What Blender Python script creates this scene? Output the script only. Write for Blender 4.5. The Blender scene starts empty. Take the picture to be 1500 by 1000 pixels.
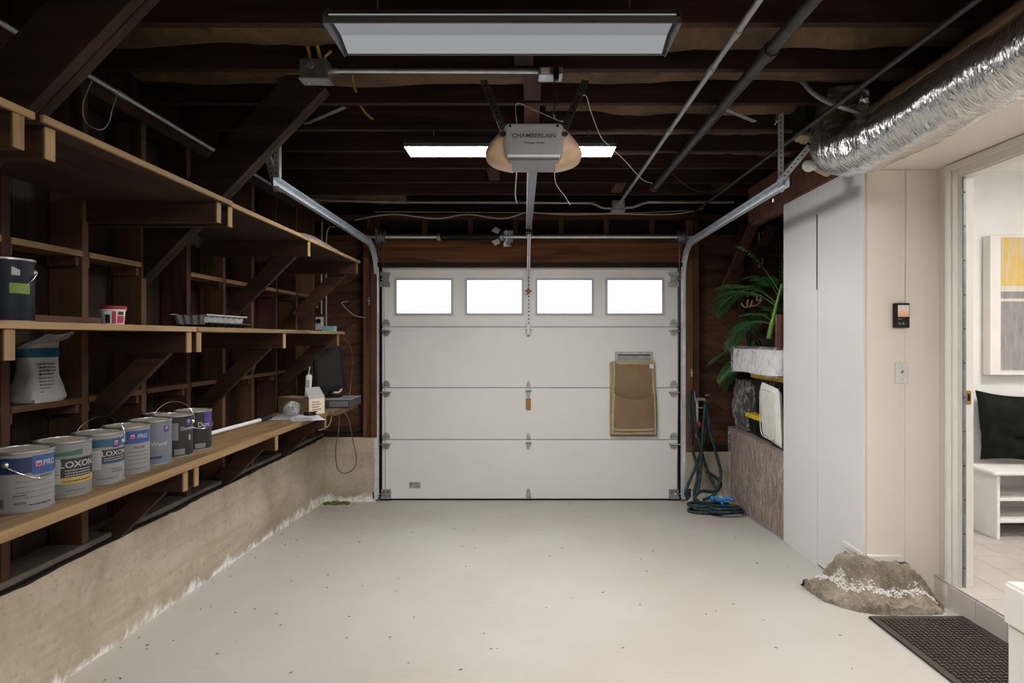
import bpy, bmesh, math, random
from mathutils import Vector, Matrix, noise

random.seed(7)
sc = bpy.context.scene
COL = sc.collection
R = math.radians

# ------------------------------------------------------------------ camera
CZ = 1.489
cd = bpy.data.cameras.new('camera'); cam = bpy.data.objects.new('camera', cd); COL.objects.link(cam)
cam.location = (0, 0, CZ); cam.rotation_euler = (R(90), 0, 0)
cd.sensor_width = 36; cd.lens = 906 / 1500 * 36
cd.shift_x = -23 / 1500; cd.shift_y = -6 / 1500
cd.clip_start = .05; cd.clip_end = 200
sc.camera = cam
# ------------------------------------------------------------------ world, exposure
w = bpy.data.worlds.new('world'); sc.world = w; w.use_nodes = True
bg = w.node_tree.nodes['Background']
bg.inputs[0].default_value = (.93, .96, 1, 1); bg.inputs[1].default_value = 3.0
sc.view_settings.view_transform = 'Standard'; sc.view_settings.look = 'None'
sc.view_settings.exposure = 0; sc.view_settings.gamma = 1; sc.view_settings.use_curve_mapping = False
LAMP_FRONT = .24     # shop light above the opener (reads grey in the photo)
LAMP_MID = 78.0      # shop light over the middle of the floor
FILL_SIDE = 86.0      # unseen fill light added on the doorway side, outside the view
FILL_REAR = 40.0     # unseen fill light added behind the camera
FILL_HALL = 36.0      # unseen ceiling light added to light the hall

# ------------------------------------------------------------------ helpers
WORLD = {}
def P(px, py, y):
    """point at depth y (m) that lies on the ray through a pixel of the 1500x1000 frame"""
    return Vector(((px - 773) / 906 * y, y, CZ - (py - 494) / 906 * y))

FZ = [(-4, .165), (0, .155), (2.4, .132), (3.3, .11), (4.4, .075), (5.2, .03), (5.65, 0), (6.2, -.02)]
def floorz(y):
    for (a, za), (b, zb) in zip(FZ, FZ[1:]):
        if y <= b: return za + (zb - za) * (y - a) / (b - a)
    return FZ[-1][1]

class MB:
    def __init__(s): s.v = []; s.f = []
    def add(s, vs, fs):
        n = len(s.v); s.v += [tuple(v) for v in vs]; s.f += [tuple(i + n for i in f) for f in fs]; return s
    def box(s, x0, x1, y0, y1, z0, z1):
        vs = [(x, y, z) for z in (z0, z1) for y in (y0, y1) for x in (x0, x1)]
        return s.add(vs, [(0, 2, 3, 1), (4, 5, 7, 6), (0, 1, 5, 4), (2, 6, 7, 3), (0, 4, 6, 2), (1, 3, 7, 5)])
    def obox(s, c, ax, ay, az):
        c = Vector(c); ax, ay, az = Vector(ax), Vector(ay), Vector(az)
        vs = [c + ax * i + ay * j + az * k for k in (-1, 1) for j in (-1, 1) for i in (-1, 1)]
        return s.add(vs, [(0, 2, 3, 1), (4, 5, 7, 6), (0, 1, 5, 4), (2, 6, 7, 3), (0, 4, 6, 2), (1, 3, 7, 5)])
    def rbox(s, c, sx, sy, sz, rz=0, rx=0, ry=0):
        m = Matrix.Rotation(rz, 3, 'Z') @ Matrix.Rotation(ry, 3, 'Y') @ Matrix.Rotation(rx, 3, 'X')
        return s.obox(c, m @ Vector((sx / 2, 0, 0)), m @ Vector((0, sy / 2, 0)), m @ Vector((0, 0, sz / 2)))
    def bar(s, p, q, wx, wy, side=(0, 1, 0)):
        p, q = Vector(p), Vector(q); d = (q - p).normalized(); sd = Vector(side)
        sd = (sd - d * sd.dot(d)).normalized(); n = d.cross(sd)
        return s.obox((p + q) / 2, (q - p) / 2, sd * wx / 2, n * wy / 2)
    def tube(s, pts, r, n=8, cap=True, closed=False):
        pts = [Vector(p) for p in pts]; N = len(pts)
        rs = r if isinstance(r, (list, tuple)) else [r] * N
        ring = []; up = None
        for i, p in enumerate(pts):
            a = pts[i - 1] if (i > 0 or closed) else p
            b = pts[(i + 1) % N] if (i < N - 1 or closed) else p
            d = (b - a).normalized() if (b - a).length > 1e-9 else Vector((0, 0, 1))
            if up is None:
                up = Vector((0, 0, 1)) if abs(d.z) < .9 else Vector((1, 0, 0))
            u = up - d * up.dot(d)
            if u.length < 1e-4: u = d.orthogonal()
            u.normalize(); up = u; v = d.cross(u)
            ring.append([p + (u * math.cos(2 * math.pi * k / n) + v * math.sin(2 * math.pi * k / n)) * rs[i] for k in range(n)])
        vs = [q for rr in ring for q in rr]; fs = []
        M = N if closed else N - 1
        for i in range(M):
            j = (i + 1) % N
            for k in range(n):
                l = (k + 1) % n
                fs.append((i * n + k, i * n + l, j * n + l, j * n + k))
        if cap and not closed:
            fs.append(tuple(range(n - 1, -1, -1))); fs.append(tuple((N - 1) * n + k for k in range(n)))
        return s.add(vs, fs)
    def lathe(s, prof, c=(0, 0, 0), n=32, axis='z'):
        vs = []; fs = []
        for r, h in prof:
            for k in range(n):
                a = 2 * math.pi * k / n; x, y = r * math.cos(a), r * math.sin(a)
                if axis == 'z': vs.append((c[0] + x, c[1] + y, c[2] + h))
                elif axis == 'x': vs.append((c[0] + h, c[1] + x, c[2] + y))
                else: vs.append((c[0] + x, c[1] + h, c[2] + y))
        for i in range(len(prof) - 1):
            for k in range(n):
                l = (k + 1) % n
                fs.append((i * n + k, i * n + l, (i + 1) * n + l, (i + 1) * n + k))
        if prof[0][0] > 1e-6: fs.append(tuple(range(n - 1, -1, -1)))
        if prof[-1][0] > 1e-6: fs.append(tuple((len(prof) - 1) * n + k for k in range(n)))
        return s.add(vs, fs)
    def prism(s, pts, t):
        """closed 3D polygon pts extruded by vector t"""
        t = Vector(t); n = len(pts); vs = [Vector(p) for p in pts] + [Vector(p) + t for p in pts]
        fs = [tuple(range(n - 1, -1, -1)), tuple(range(n, 2 * n))] + [(i, (i + 1) % n, n + (i + 1) % n, n + i) for i in range(n)]
        return s.add(vs, fs)
    def grid(s, fn, nu, nv):
        vs = [fn(i / nu, j / nv) for j in range(nv + 1) for i in range(nu + 1)]
        fs = [(j * (nu + 1) + i, j * (nu + 1) + i + 1, (j + 1) * (nu + 1) + i + 1, (j + 1) * (nu + 1) + i) for j in range(nv) for i in range(nu)]
        return s.add(vs, fs)
    def sweep(s, outline, pts, side=(1, 0, 0)):
        """closed 2D outline (u along side, w along normal) swept along pts"""
        pts = [Vector(p) for p in pts]; sd = Vector(side); n = len(outline); N = len(pts); vs = []; fs = []
        for i, p in enumerate(pts):
            d = (pts[min(i + 1, N - 1)] - pts[max(i - 1, 0)]).normalized()
            nn = sd.cross(d).normalized()
            vs += [p + sd * u + nn * w_ for u, w_ in outline]
        for i in range(N - 1):
            for k in range(n):
                l = (k + 1) % n; fs.append((i * n + k, i * n + l, (i + 1) * n + l, (i + 1) * n + k))
        fs.append(tuple(range(n - 1, -1, -1))); fs.append(tuple((N - 1) * n + k for k in range(n)))
        return s.add(vs, fs)

def setp(o, parent):
    o.parent = parent
    o.matrix_parent_inverse = Matrix.Translation(-WORLD[parent.name])

def build(name, mb, mat, parent=None, smooth=None, bevel=0, solid=0, recalc=True):
    xs = [v[0] for v in mb.v]; ys = [v[1] for v in mb.v]; zs = [v[2] for v in mb.v]
    org = Vector(((min(xs) + max(xs)) / 2, (min(ys) + max(ys)) / 2, min(zs)))
    me = bpy.data.meshes.new(name)
    me.from_pydata([(v[0] - org.x, v[1] - org.y, v[2] - org.z) for v in mb.v], [], mb.f)
    bm = bmesh.new(); bm.from_mesh(me)
    if recalc: bmesh.ops.recalc_face_normals(bm, faces=bm.faces)
    if bevel:
        es = [e for e in bm.edges if len(e.link_faces) == 2 and e.calc_face_angle(0) > .6]
        bmesh.ops.bevel(bm, geom=es, offset=bevel, segments=2 if bevel > .004 else 1, affect='EDGES', clamp_overlap=True)
    bm.to_mesh(me); bm.free()
    if smooth:
        for p in me.polygons: p.use_smooth = True
        me.set_sharp_from_angle(angle=R(smooth))
    o = bpy.data.objects.new(name, me); COL.objects.link(o)
    o.location = org; WORLD[o.name] = org
    if isinstance(mat, str): mat = M[mat]
    me.materials.append(mat)
    if solid:
        md = o.modifiers.new('thick', 'SOLIDIFY'); md.thickness = solid
    if parent is not None: setp(o, parent)
    return o

def tag(o, label, cat, group=None):
    o['label'] = label; o['category'] = cat
    if group: o['group'] = group
    return o
def struct(o):
    o['kind'] = 'structure'; return o
def row(o, nm):
    o.name = nm; o['kind'] = 'stuff'; WORLD[o.name] = WORLD.get(o.name, Vector(o.location)); return o
def thing(name, label, cat, loc, group=None):
    o = bpy.data.objects.new(name, None); COL.objects.link(o)
    o.empty_display_size = .05
    o.location = loc; WORLD[o.name] = Vector(loc)
    return tag(o, label, cat, group)
def sroot(name, loc):
    o = bpy.data.objects.new(name, None); COL.objects.link(o)
    o.location = loc; WORLD[o.name] = Vector(loc); o['kind'] = 'structure'; return o

def catmull(pts, k=8):
    pts = [Vector(p) for p in pts]; out = []
    for i in range(len(pts) - 1):
        p0 = pts[max(i - 1, 0)]; p1 = pts[i]; p2 = pts[i + 1]; p3 = pts[min(i + 2, len(pts) - 1)]
        for j in range(k):
            t = j / k
            out.append(.5 * ((2 * p1) + (p2 - p0) * t + (2 * p0 - 5 * p1 + 4 * p2 - p3) * t * t + (3 * p1 - p0 - 3 * p2 + p3) * t ** 3))
    out.append(pts[-1]); return out

def text_geo(s, size, align='CENTER', squash=1):
    cu = bpy.data.curves.new('lettering', 'FONT'); cu.body = s; cu.size = size; cu.align_x = align
    cu.resolution_u = 3; cu.offset = size * .018
    o = bpy.data.objects.new('lettering', cu); COL.objects.link(o)
    bpy.context.view_layer.update()
    me = bpy.data.meshes.new_from_object(o.evaluated_get(bpy.context.evaluated_depsgraph_get()))
    vs = [(v.co.x * squash, v.co.y) for v in me.vertices]; fs = [tuple(p.vertices) for p in me.polygons]
    bpy.data.objects.remove(o); bpy.data.curves.remove(cu); bpy.data.meshes.remove(me)
    return vs, fs

# ------------------------------------------------------------------ materials
M = {}
class NT:
    def __init__(s, name):
        s.m = bpy.data.materials.new(name); s.m.use_nodes = True; s.t = s.m.node_tree
        s.b = s.t.nodes['Principled BSDF']; s.out = s.t.nodes['Material Output']
        M[name] = s.m
    def n(s, typ, **kw):
        nd = s.t.nodes.new(typ)
        for k, v in kw.items():
            if k in nd.inputs: nd.inputs[k].default_value = v
            else: setattr(nd, k, v)
        return nd
    def l(s, a, b): s.t.links.new(a, b)
    def pos(s, scale=(1, 1, 1), rnd=0):
        g = s.n('ShaderNodeNewGeometry'); mp = s.n('ShaderNodeMapping'); mp.inputs['Scale'].default_value = scale
        s.l(g.outputs['Position'], mp.inputs['Vector'])
        if rnd:
            oi = s.n('ShaderNodeObjectInfo'); mu = s.n('ShaderNodeMath', operation='MULTIPLY'); mu.inputs[1].default_value = rnd
            s.l(oi.outputs['Random'], mu.inputs[0]); s.l(mu.outputs[0], mp.inputs['Location'])
        return mp.outputs[0]
    def noise(s, vec, scale=5, detail=4, rough=.55, dist=0):
        nd = s.n('ShaderNodeTexNoise'); nd.inputs['Scale'].default_value = scale
        nd.inputs['Detail'].default_value = detail; nd.inputs['Roughness'].default_value = rough
        nd.inputs['Distortion'].default_value = dist
        s.l(vec, nd.inputs['Vector']); return nd.outputs['Fac']
    def ramp(s, fac, stops, interp='LINEAR'):
        nd = s.n('ShaderNodeValToRGB'); cr = nd.color_ramp; cr.interpolation = interp
        while len(cr.elements) < len(stops): cr.elements.new(.5)
        for e, (p, c) in zip(cr.elements, stops):
            e.position = p; e.color = (*c, 1) if len(c) == 3 else c
        s.l(fac, nd.inputs[0]); return nd.outputs[0]
    def mix(s, fac, a, b, blend='MIX'):
        nd = s.n('ShaderNodeMix'); nd.data_type = 'RGBA'; nd.blend_type = blend
        for sock, val in ((nd.inputs[0], fac), (nd.inputs[6], a), (nd.inputs[7], b)):
            if isinstance(val, (int, float)): sock.default_value = val
            elif isinstance(val, tuple): sock.default_value = (*val, 1)
            else: s.l(val, sock)
        return nd.outputs[2]
    def bump(s, h, strength=.3, dist=.01):
        nd = s.n('ShaderNodeBump'); nd.inputs['Strength'].default_value = strength; nd.inputs['Distance'].default_value = dist
        s.l(h, nd.inputs['Height']); s.l(nd.outputs[0], s.b.inputs['Normal'])
    def col(s, c):
        if isinstance(c, tuple): s.b.inputs['Base Color'].default_value = (*c, 1)
        else: s.l(c, s.b.inputs['Base Color'])
    def rough(s, r): s.b.inputs['Roughness'].default_value = r

def plain(name, c, rough=.5, metal=0, var=.06, scale=8, bump=0, spec=None):
    t = NT(name); nz = t.noise(t.pos(), scale, 4)
    hi = tuple(min(1, x * (1 + var)) for x in c); lo = tuple(x * (1 - var) for x in c)
    t.col(t.ramp(nz, [(.3, lo), (.7, hi)])); t.rough(rough); t.b.inputs['Metallic'].default_value = metal
    if spec is not None: t.b.inputs['Specular IOR Level'].default_value = spec
    if bump: t.bump(t.noise(t.pos(), scale * 6, 3), bump, .003)
    return t.m

def wood(name, dark, light, axis='y', rough=.75, fine=45, knots=True, contrast=.25):
    t = NT(name)
    sc_ = {'x': (.9, fine, fine), 'y': (fine, .9, fine), 'z': (fine, fine, .9)}[axis]
    sl = {'x': (.7, 5, 5), 'y': (5, .7, 5), 'z': (5, 5, .7)}[axis]
    a = t.noise(t.pos(sc_, 13), 1, 5, .6, .6)
    b = t.noise(t.pos(sl, 29), 1.3, 3, .5, 1.2)
    c1 = t.ramp(a, [(.5 - contrast, dark), (.5 + contrast, light)])
    dk = tuple(x * .45 for x in dark)
    c2 = t.mix(t.ramp(b, [(.28, (1, 1, 1)), (.5, (0, 0, 0))]), c1, dk)
    oi = t.n('ShaderNodeObjectInfo'); hv = t.n('ShaderNodeHueSaturation')
    mr = t.n('ShaderNodeMapRange'); mr.inputs[3].default_value = .78; mr.inputs[4].default_value = 1.22
    t.l(oi.outputs['Random'], mr.inputs[0]); t.l(mr.outputs[0], hv.inputs['Value']); t.l(c2, hv.inputs['Color'])
    t.col(hv.outputs[0]); t.rough(rough); t.b.inputs['Specular IOR Level'].default_value = .25
    t.bump(a, .25, .002)
    return t.m

for ax in 'xyz':
    wood('redwood_' + ax, (.040, .015, .009), (.085, .034, .018), ax)
    wood('darkwood_' + ax, (.008, .004, .003), (.024, .010, .0065), ax)
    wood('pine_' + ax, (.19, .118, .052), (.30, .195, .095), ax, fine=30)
    wood('oldpine_' + ax, (.060, .030, .014), (.125, .064, .030), ax, fine=30)
    wood('stainwood_' + ax, (.022, .011, .006), (.055, .027, .014), ax, fine=30)  # dark tone, also used to paint underside shade into shelf boards
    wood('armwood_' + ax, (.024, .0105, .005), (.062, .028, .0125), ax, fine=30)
wood('joistwood', (.018, .007, .005), (.048, .019, .012), 'x')
wood('postwood', (.065, .027, .012), (.155, .070, .032), 'z', fine=28)
wood('boardwood', (.050, .020, .011), (.115, .050, .025), 'x', fine=30)
wood('headerwood', (.055, .018, .009), (.17, .062, .026), 'x', fine=26, contrast=.2)
plain('white_door', (.72, .71, .68), .42, var=.03, scale=2)
plain('frame_grey', (.44, .46, .49), .4, var=.03)
plain('rail_steel', (.16, .17, .22), .35, .6)
plain('hood_grey', (.10, .10, .105), .5)
plain('white_paint', (.71, .71, .705), .45, var=.03, scale=1.5)
plain('cream_paint', (.80, .735, .66), .55, var=.03, scale=1.2)
plain('trim_white', (.74, .71, .67), .4, var=.03)
plain('hall_white', (.80, .785, .76), .6, var=.02)
plain('galvanized', (.68, .73, .80), .32, .5, var=.15, scale=14)
plain('dull_steel', (.30, .30, .31), .45, .9, var=.2, scale=20)
plain('zinc', (.42, .43, .44), .4, .8, var=.2, scale=25)
plain('chrome', (.8, .8, .8), .15, 1)
plain('black_plastic', (.009, .009, .011), .35, var=.1, spec=.25)
plain('black_paint', (.008, .008, .009), .55, spec=.15)
plain('dark_grey', (.035, .035, .038), .5, spec=.25)
plain('grey_plastic', (.30, .30, .29), .4)
plain('panel_grey', (.27, .265, .245), .45)
plain('smoke_grey', (.13, .135, .16), .25)
plain('amber_lens', (.62, .43, .29), .35, var=.12, scale=14)
plain('white_plastic', (.7, .69, .66), .35)
plain('red_plastic', (.22, .012, .016), .4)
plain('yellow_plastic', (.75, .55, .02), .35)
plain('yellow_cable', (.34, .24, .02), .5)
plain('white_cable', (.5, .46, .4), .5)
plain('brown_cable', (.10, .06, .04), .5)
plain('grey_conduit', (.40, .40, .40), .4, .4, var=.15)
plain('iron_pipe', (.08, .075, .075), .5, .7, var=.3, scale=20)
plain('blue_plastic', (.02, .22, .55), .35)
plain('teal_box', (.16, .36, .32), .6)
plain('cardboard', (.26, .175, .10), .8, var=.1)
plain('paper', (.5, .51, .55), .7)
plain('box_print', (.62, .55, .45), .7)
plain('grey_cloth', (.16, .15, .14), .9, var=.4, scale=20, bump=.5)
plain('velvet', (.009, .010, .007), .85, var=.6, scale=9, spec=.1)
plain('dusty_wood', (.12, .10, .085), .9, var=.4, scale=6)
plain('moss', (.10, .12, .03), .9, var=.5, scale=60)
plain('leaf_debris', (.09, .075, .06), .9, var=.4, scale=60)
plain('brass', (.40, .24, .08), .35, .9)
plain('rope_tan', (.45, .38, .27), .8)
plain('leaf', (.045, .135, .04), .38, var=.45, scale=9)
plain('stem_green', (.13, .27, .03), .4, var=.3, scale=18)
plain('neon_tan', (.62, .40, .25), .4)
plain('furniture_brown', (.10, .035, .02), .35, var=.2, scale=20)
plain('wrapped_box', (.26, .175, .12), .6, var=.2, scale=4)
plain('foam_white', (.80, .80, .82), .6, var=.05, scale=8, bump=.4)
plain('cushion_white', (.66, .65, .60), .7, var=.08, scale=14, bump=.5)
plain('can_white', (.205, .20, .195), .35, var=.05)
plain('can_rim', (.42, .42, .41), .3, .8)
plain('can_lid', (.30, .26, .21), .6, .1, var=.2, scale=22)
plain('can_lilac', (.125, .135, .17), .35)
plain('can_dark', (.024, .025, .025), .4, .1, spec=.3)
plain('can_navy', (.004, .006, .014), .5, spec=.2)
plain('label_blue', (.010, .022, .085), .4)
plain('label_bright_blue', (.014, .065, .19), .4)
plain('label_teal', (.010, .065, .11), .4)
plain('label_white', (.33, .325, .32), .45)
plain('label_grey', (.165, .165, .162), .45)
plain('label_black', (.015, .015, .016), .4)
plain('label_yellow', (.36, .25, .05), .45)
plain('label_red', (.42, .03, .06), .45)
plain('label_purple', (.045, .03, .17), .45)
plain('label_green', (.03, .09, .06), .5)
plain('tape_green', (.13, .20, .02), .6)
plain('ink', (.035, .035, .04), .6)
plain('ink_soft', (.10, .10, .10), .6)
plain('tile', (.50, .455, .42), .3, var=.07, scale=6)
plain('grout', (.16, .135, .115), .85)
plain('rust_board', (.16, .068, .042), .8, var=.3, scale=10)
plain('black_rubber', (.055, .041, .031), .75, var=.2, scale=12, bump=.4)
plain('jute_edge', (.42, .33, .20), .85, var=.12, scale=40, bump=.5)
plain('asphalt', (.3, .3, .29), .9)
plain('black_wrap', (.02, .02, .022), .15, var=.5, scale=20)

# painted concrete slab
t = NT('slab'); p_ = t.pos()
big = t.noise(p_, .9, 5, .6); fine = t.noise(p_, 26, 5, .6); mid = t.noise(p_, 4.5, 6, .65, .8)
c = t.ramp(big, [(.3, (.435, .395, .345)), (.7, (.51, .485, .45))])
c = t.mix(t.ramp(mid, [(.22, (.55, .55, .55)), (.36, (0, 0, 0))]), c, (.37, .325, .27))
c = t.mix(t.ramp(fine, [(.62, (0, 0, 0)), (.74, (.35, .35, .35))]), c, (.57, .55, .51))
vo = t.n('ShaderNodeTexVoronoi'); vo.inputs['Scale'].default_value = 7; t.l(p_, vo.inputs['Vector'])
sp = t.ramp(vo.outputs['Distance'], [(0, (1, 1, 1)), (.045, (.9, .9, .9)), (.075, (0, 0, 0))])
gate = t.ramp(t.noise(p_, 2.3, 2), [(.52, (0, 0, 0)), (.56, (1, 1, 1))])
sp2 = t.mix(1.0, sp, gate, 'MULTIPLY')
c = t.mix(sp2, c, (.16, .12, .09))
stre = t.noise(t.pos((3, 22, 1)), 1.6, 5, .7)
c = t.mix(t.ramp(stre, [(.27, (.7, .7, .7)), (.34, (0, 0, 0))]), c, (.40, .35, .29))
t.col(c); t.rough(.55); t.bump(fine, .15, .003)
# foundation concrete with efflorescence low down
t = NT('concrete'); p_ = t.pos()
a = t.noise(p_, 2.2, 6, .65); b = t.noise(p_, 30, 6, .7); str_ = t.noise(t.pos((1, .8, 9)), 1.4, 5, .6)
c = t.ramp(a, [(.28, (.31, .255, .185)), (.5, (.43, .365, .28)), (.75, (.52, .46, .375))])
c = t.mix(t.ramp(str_, [(.35, (.55, .55, .55)), (.55, (0, 0, 0))]), c, (.33, .27, .195))
c = t.mix(t.ramp(b, [(.3, (.7, .7, .7)), (.45, (0, 0, 0))]), c, (.27, .22, .165))
c = t.mix(t.ramp(b, [(.64, (0, 0, 0)), (.72, (.6, .6, .6))]), c, (.60, .56, .48))
g = t.n('ShaderNodeNewGeometry'); sx = t.n('ShaderNodeSeparateXYZ'); t.l(g.outputs['Position'], sx.inputs[0])
# height over the sloping slab: z - (.19 - .03*y)
hy = t.n('ShaderNodeMath', operation='MULTIPLY_ADD'); t.l(sx.outputs['Y'], hy.inputs[0]); hy.inputs[1].default_value = .026; t.l(sx.outputs['Z'], hy.inputs[2])
wv = t.n('ShaderNodeMath', operation='MULTIPLY_ADD'); t.l(t.noise(t.pos((1, 3, 1)), 2.2, 6, .7), wv.inputs[0]); wv.inputs[1].default_value = -.28; t.l(hy.outputs[0], wv.inputs[2])
eff = t.ramp(wv.outputs[0], [(.065, (1, 1, 1)), (.10, (0, 0, 0))])
eff2 = t.mix(1.0, eff, t.ramp(t.noise(p_, 16, 5, .7), [(.38, (.15, .15, .15)), (.55, (1, 1, 1))]), 'MULTIPLY')
c = t.mix(eff2, c, (.80, .79, .76))
t.col(c); t.rough(.9); t.bump(b, .5, .008)
# rough broken footing concrete
t = NT('broken_concrete'); p_ = t.pos()
a = t.noise(p_, 9, 8, .7); b = t.noise(p_, 55, 6, .7)
c = t.ramp(a, [(.3, (.14, .115, .09)), (.5, (.30, .25, .19)), (.68, (.50, .43, .32))])
c = t.mix(t.ramp(b, [(.56, (0, 0, 0)), (.66, (.8, .8, .8))]), c, (.52, .48, .41))
t.col(c); t.rough(.95); t.bump(t.mix(.5, a, b), 1.0, .03)
# burlap
t = NT('burlap'); wv = t.n('ShaderNodeTexWave'); wv.inputs['Scale'].default_value = 160; wv.bands_direction = 'Z'
wx = t.n('ShaderNodeTexWave'); wx.inputs['Scale'].default_value = 160; wx.bands_direction = 'X'
pp = t.pos(); t.l(pp, wv.inputs['Vector']); t.l(pp, wx.inputs['Vector'])
h = t.mix(.5, wv.outputs['Color'], wx.outputs['Color'])
t.col(t.mix(t.noise(t.pos(), 7, 4), (.20, .125, .07), (.31, .21, .125))); t.rough(.95); t.bump(h, .4, .002)
# foil
t = NT('foil'); p_ = t.pos()
a = t.noise(t.pos((.5, 1.3, .5)), 16, 3, .5, 1.5); b = t.noise(t.pos((.4, 1.5, .4)), 38, 2, .5, .8)
t.col((.80, .79, .78)); t.b.inputs['Metallic'].default_value = 1; t.rough(.24); t.bump(t.mix(.4, a, b), .6, .02)
# kraft paper
t = NT('kraft'); p_ = t.pos(); a = t.noise(p_, 6, 6, .6, 1)
t.col(t.ramp(a, [(.3, (.034, .018, .006)), (.7, (.125, .070, .024))])); t.rough(.7); t.bump(a, .6, .03)
# plastic film: mostly clear with milky streaks
t = NT('plastic_film'); p_ = t.pos((1, 1, 1))
a = t.noise(t.pos((3, 3, 1.2)), 5, 6, .7, 2.2)
tr = t.n('ShaderNodeBsdfTransparent'); mx = t.n('ShaderNodeMixShader')
t.col((.74, .74, .76)); t.rough(.18)
t.l(t.ramp(a, [(.38, (.05, .05, .05)), (.50, (.16, .16, .16)), (.58, (.42, .42, .42)), (.70, (.62, .62, .62))]), mx.inputs[0])
t.l(tr.outputs[0], mx.inputs[1]); t.l(t.b.outputs[0], mx.inputs[2]); t.l(mx.outputs[0], t.out.inputs[0])
t.bump(a, .8, .02)
# clear glazing
t = NT('glazing'); tr = t.n('ShaderNodeBsdfTransparent'); tr.inputs[0].default_value = (.94, .95, .95, 1); mx = t.n('ShaderNodeMixShader'); mx.inputs[0].default_value = .06
t.col((.9, .9, .9)); t.rough(.08)
t.l(tr.outputs[0], mx.inputs[1]); t.l(t.b.outputs[0], mx.inputs[2]); t.l(mx.outputs[0], t.out.inputs[0])
# hose
t = NT('hose'); vo = t.n('ShaderNodeTexVoronoi'); vo.inputs['Scale'].default_value = 55; t.l(t.pos(), vo.inputs['Vector'])
t.col(t.ramp(vo.outputs['Color'], [(.45, (.010, .014, .016)), (.55, (.007, .055, .06))], 'CONSTANT')); t.rough(.6)
# painted canvas
t = NT('canvas_paint'); g = t.n('ShaderNodeNewGeometry'); sx = t.n('ShaderNodeSeparateXYZ'); t.l(g.outputs['Position'], sx.inputs[0])
z0, z1 = 1.24, 2.17
mr = t.n('ShaderNodeMapRange'); mr.inputs[1].default_value = z0; mr.inputs[2].default_value = z1; t.l(sx.outputs['Z'], mr.inputs[0])
stk = t.noise(t.pos((18, 1, 2.2)), 2, 6, .7)
yel = t.ramp(stk, [(.4, (.66, .42, .06)), (.65, (.55, .5, .42))]); gry = t.ramp(stk, [(.35, (.21, .195, .19)), (.7, (.36, .34, .33))]); wht = t.ramp(stk, [(.3, (.55, .52, .46)), (.7, (.68, .65, .6))])
k1 = t.ramp(mr.outputs[0], [(0, (0, 0, 0)), (.035, (1, 1, 1)), (.52, (0, 0, 0)), (.54, (1, 1, 1)), (.59, (0, 0, 0))], 'CONSTANT')
k2 = t.ramp(mr.outputs[0], [(0, (0, 0, 0)), (.63, (1, 1, 1)), (.985, (0, 0, 0))], 'CONSTANT')
t.col(t.mix(k2, t.mix(k1, wht, gry), yel)); t.rough(.7)

def emit(name, col, s):
    t = NT(name); e = t.n('ShaderNodeEmission'); e.inputs[0].default_value = (*col, 1); e.inputs[1].default_value = s
    t.l(e.outputs[0], t.out.inputs[0]); return t.m
emit('lens_front', (.97, .98, 1.0), LAMP_FRONT)
emit('lens_front_low', (.97, .98, 1.0), LAMP_FRONT * 1.35)
emit('lens_mid', (1.0, .985, .96), LAMP_MID)
emit('fill_rear', (1.0, .985, .96), FILL_REAR)
emit('fill_side', (1.0, .985, .96), FILL_SIDE)
emit('fill_hall', (1.0, .97, .93), FILL_HALL)
t = NT('screen_glow'); g = t.n('ShaderNodeNewGeometry'); sx = t.n('ShaderNodeSeparateXYZ'); t.l(g.outputs['Position'], sx.inputs[0])
mr = t.n('ShaderNodeMapRange'); mr.inputs[1].default_value = 1.60; mr.inputs[2].default_value = 1.665; t.l(sx.outputs['Z'], mr.inputs[0])
e = t.n('ShaderNodeEmission'); e.inputs[1].default_value = .8
t.l(t.ramp(mr.outputs[0], [(0, (.75, .36, .18)), (.5, (.78, .55, .40)), (1, (.62, .55, .55))]), e.inputs[0]); t.l(e.outputs[0], t.out.inputs[0])

# ================================================================== SETTING
XL = -1.826       # face of left foundation
LEDGE = .587
YB = 5.65
JZ = CZ + 1.21    # joist undersides
XR = 2.17         # entry wall face

# ---- floor
mb = MB()
ys = [-2.7 + .25 * i for i in range(36)]
mb.grid(lambda u, v: (-2.1 + u * 4.6, -2.7 + v * 8.75, floorz(-2.7 + v * 8.75)), 8, 70)
floor = struct(build('floor', mb, 'slab', smooth=30))

# ---- left wall: rough foundation, framing, boards
mb = MB()
def lw(u, v):
    y = -2.7 + u * 8.4; z = -.06 + v * (LEDGE + .06)
    n_ = noise.noise(Vector((3, y * 2.2, z * 5))) * .010 + noise.noise(Vector((9, y * 14, z * 14))) * .004
    band = .006 * (int(z / .15) % 2) if z > 0 else 0
    edge = -.012 * max(0, (v - .93) / .07) * (1 + noise.noise(Vector((1, y * 6, 4))))
    return (XL + n_ + band - .004 + edge, y, z)
mb.grid(lw, 220, 18)
mb.grid(lambda u, v: (XL - .014 - v * .4 + (noise.noise(Vector((3, (-2.7 + u * 8.4) * 2.2, LEDGE * 5))) * .01 if v == 0 else 0), -2.7 + u * 8.4, LEDGE), 120, 2)
wl = struct(build('wall_left', mb, 'concrete', smooth=60))
XS = -1.855       # stud faces
studs_y = [2.18 + .3955 * k for k in range(-12, 9)]
mb = MB().box(-2.0, XS + .006, -2.7, 5.6, LEDGE, LEDGE + .038)
build('sill_plate', mb, 'dusty_wood', wl, bevel=.003)
mb = MB()
pts = []
for i in range(90):
    y = -.5 + i * .068; pts.append((XL - .02 + noise.noise(Vector((y * 5, 0, 2))) * .008, y, LEDGE + .004 + noise.noise(Vector((y * 3, 5, 2))) * .006))
mb.tube(pts, .013, 5); build('tar_paper_edge', mb, 'darkwood_y', wl)
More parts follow.
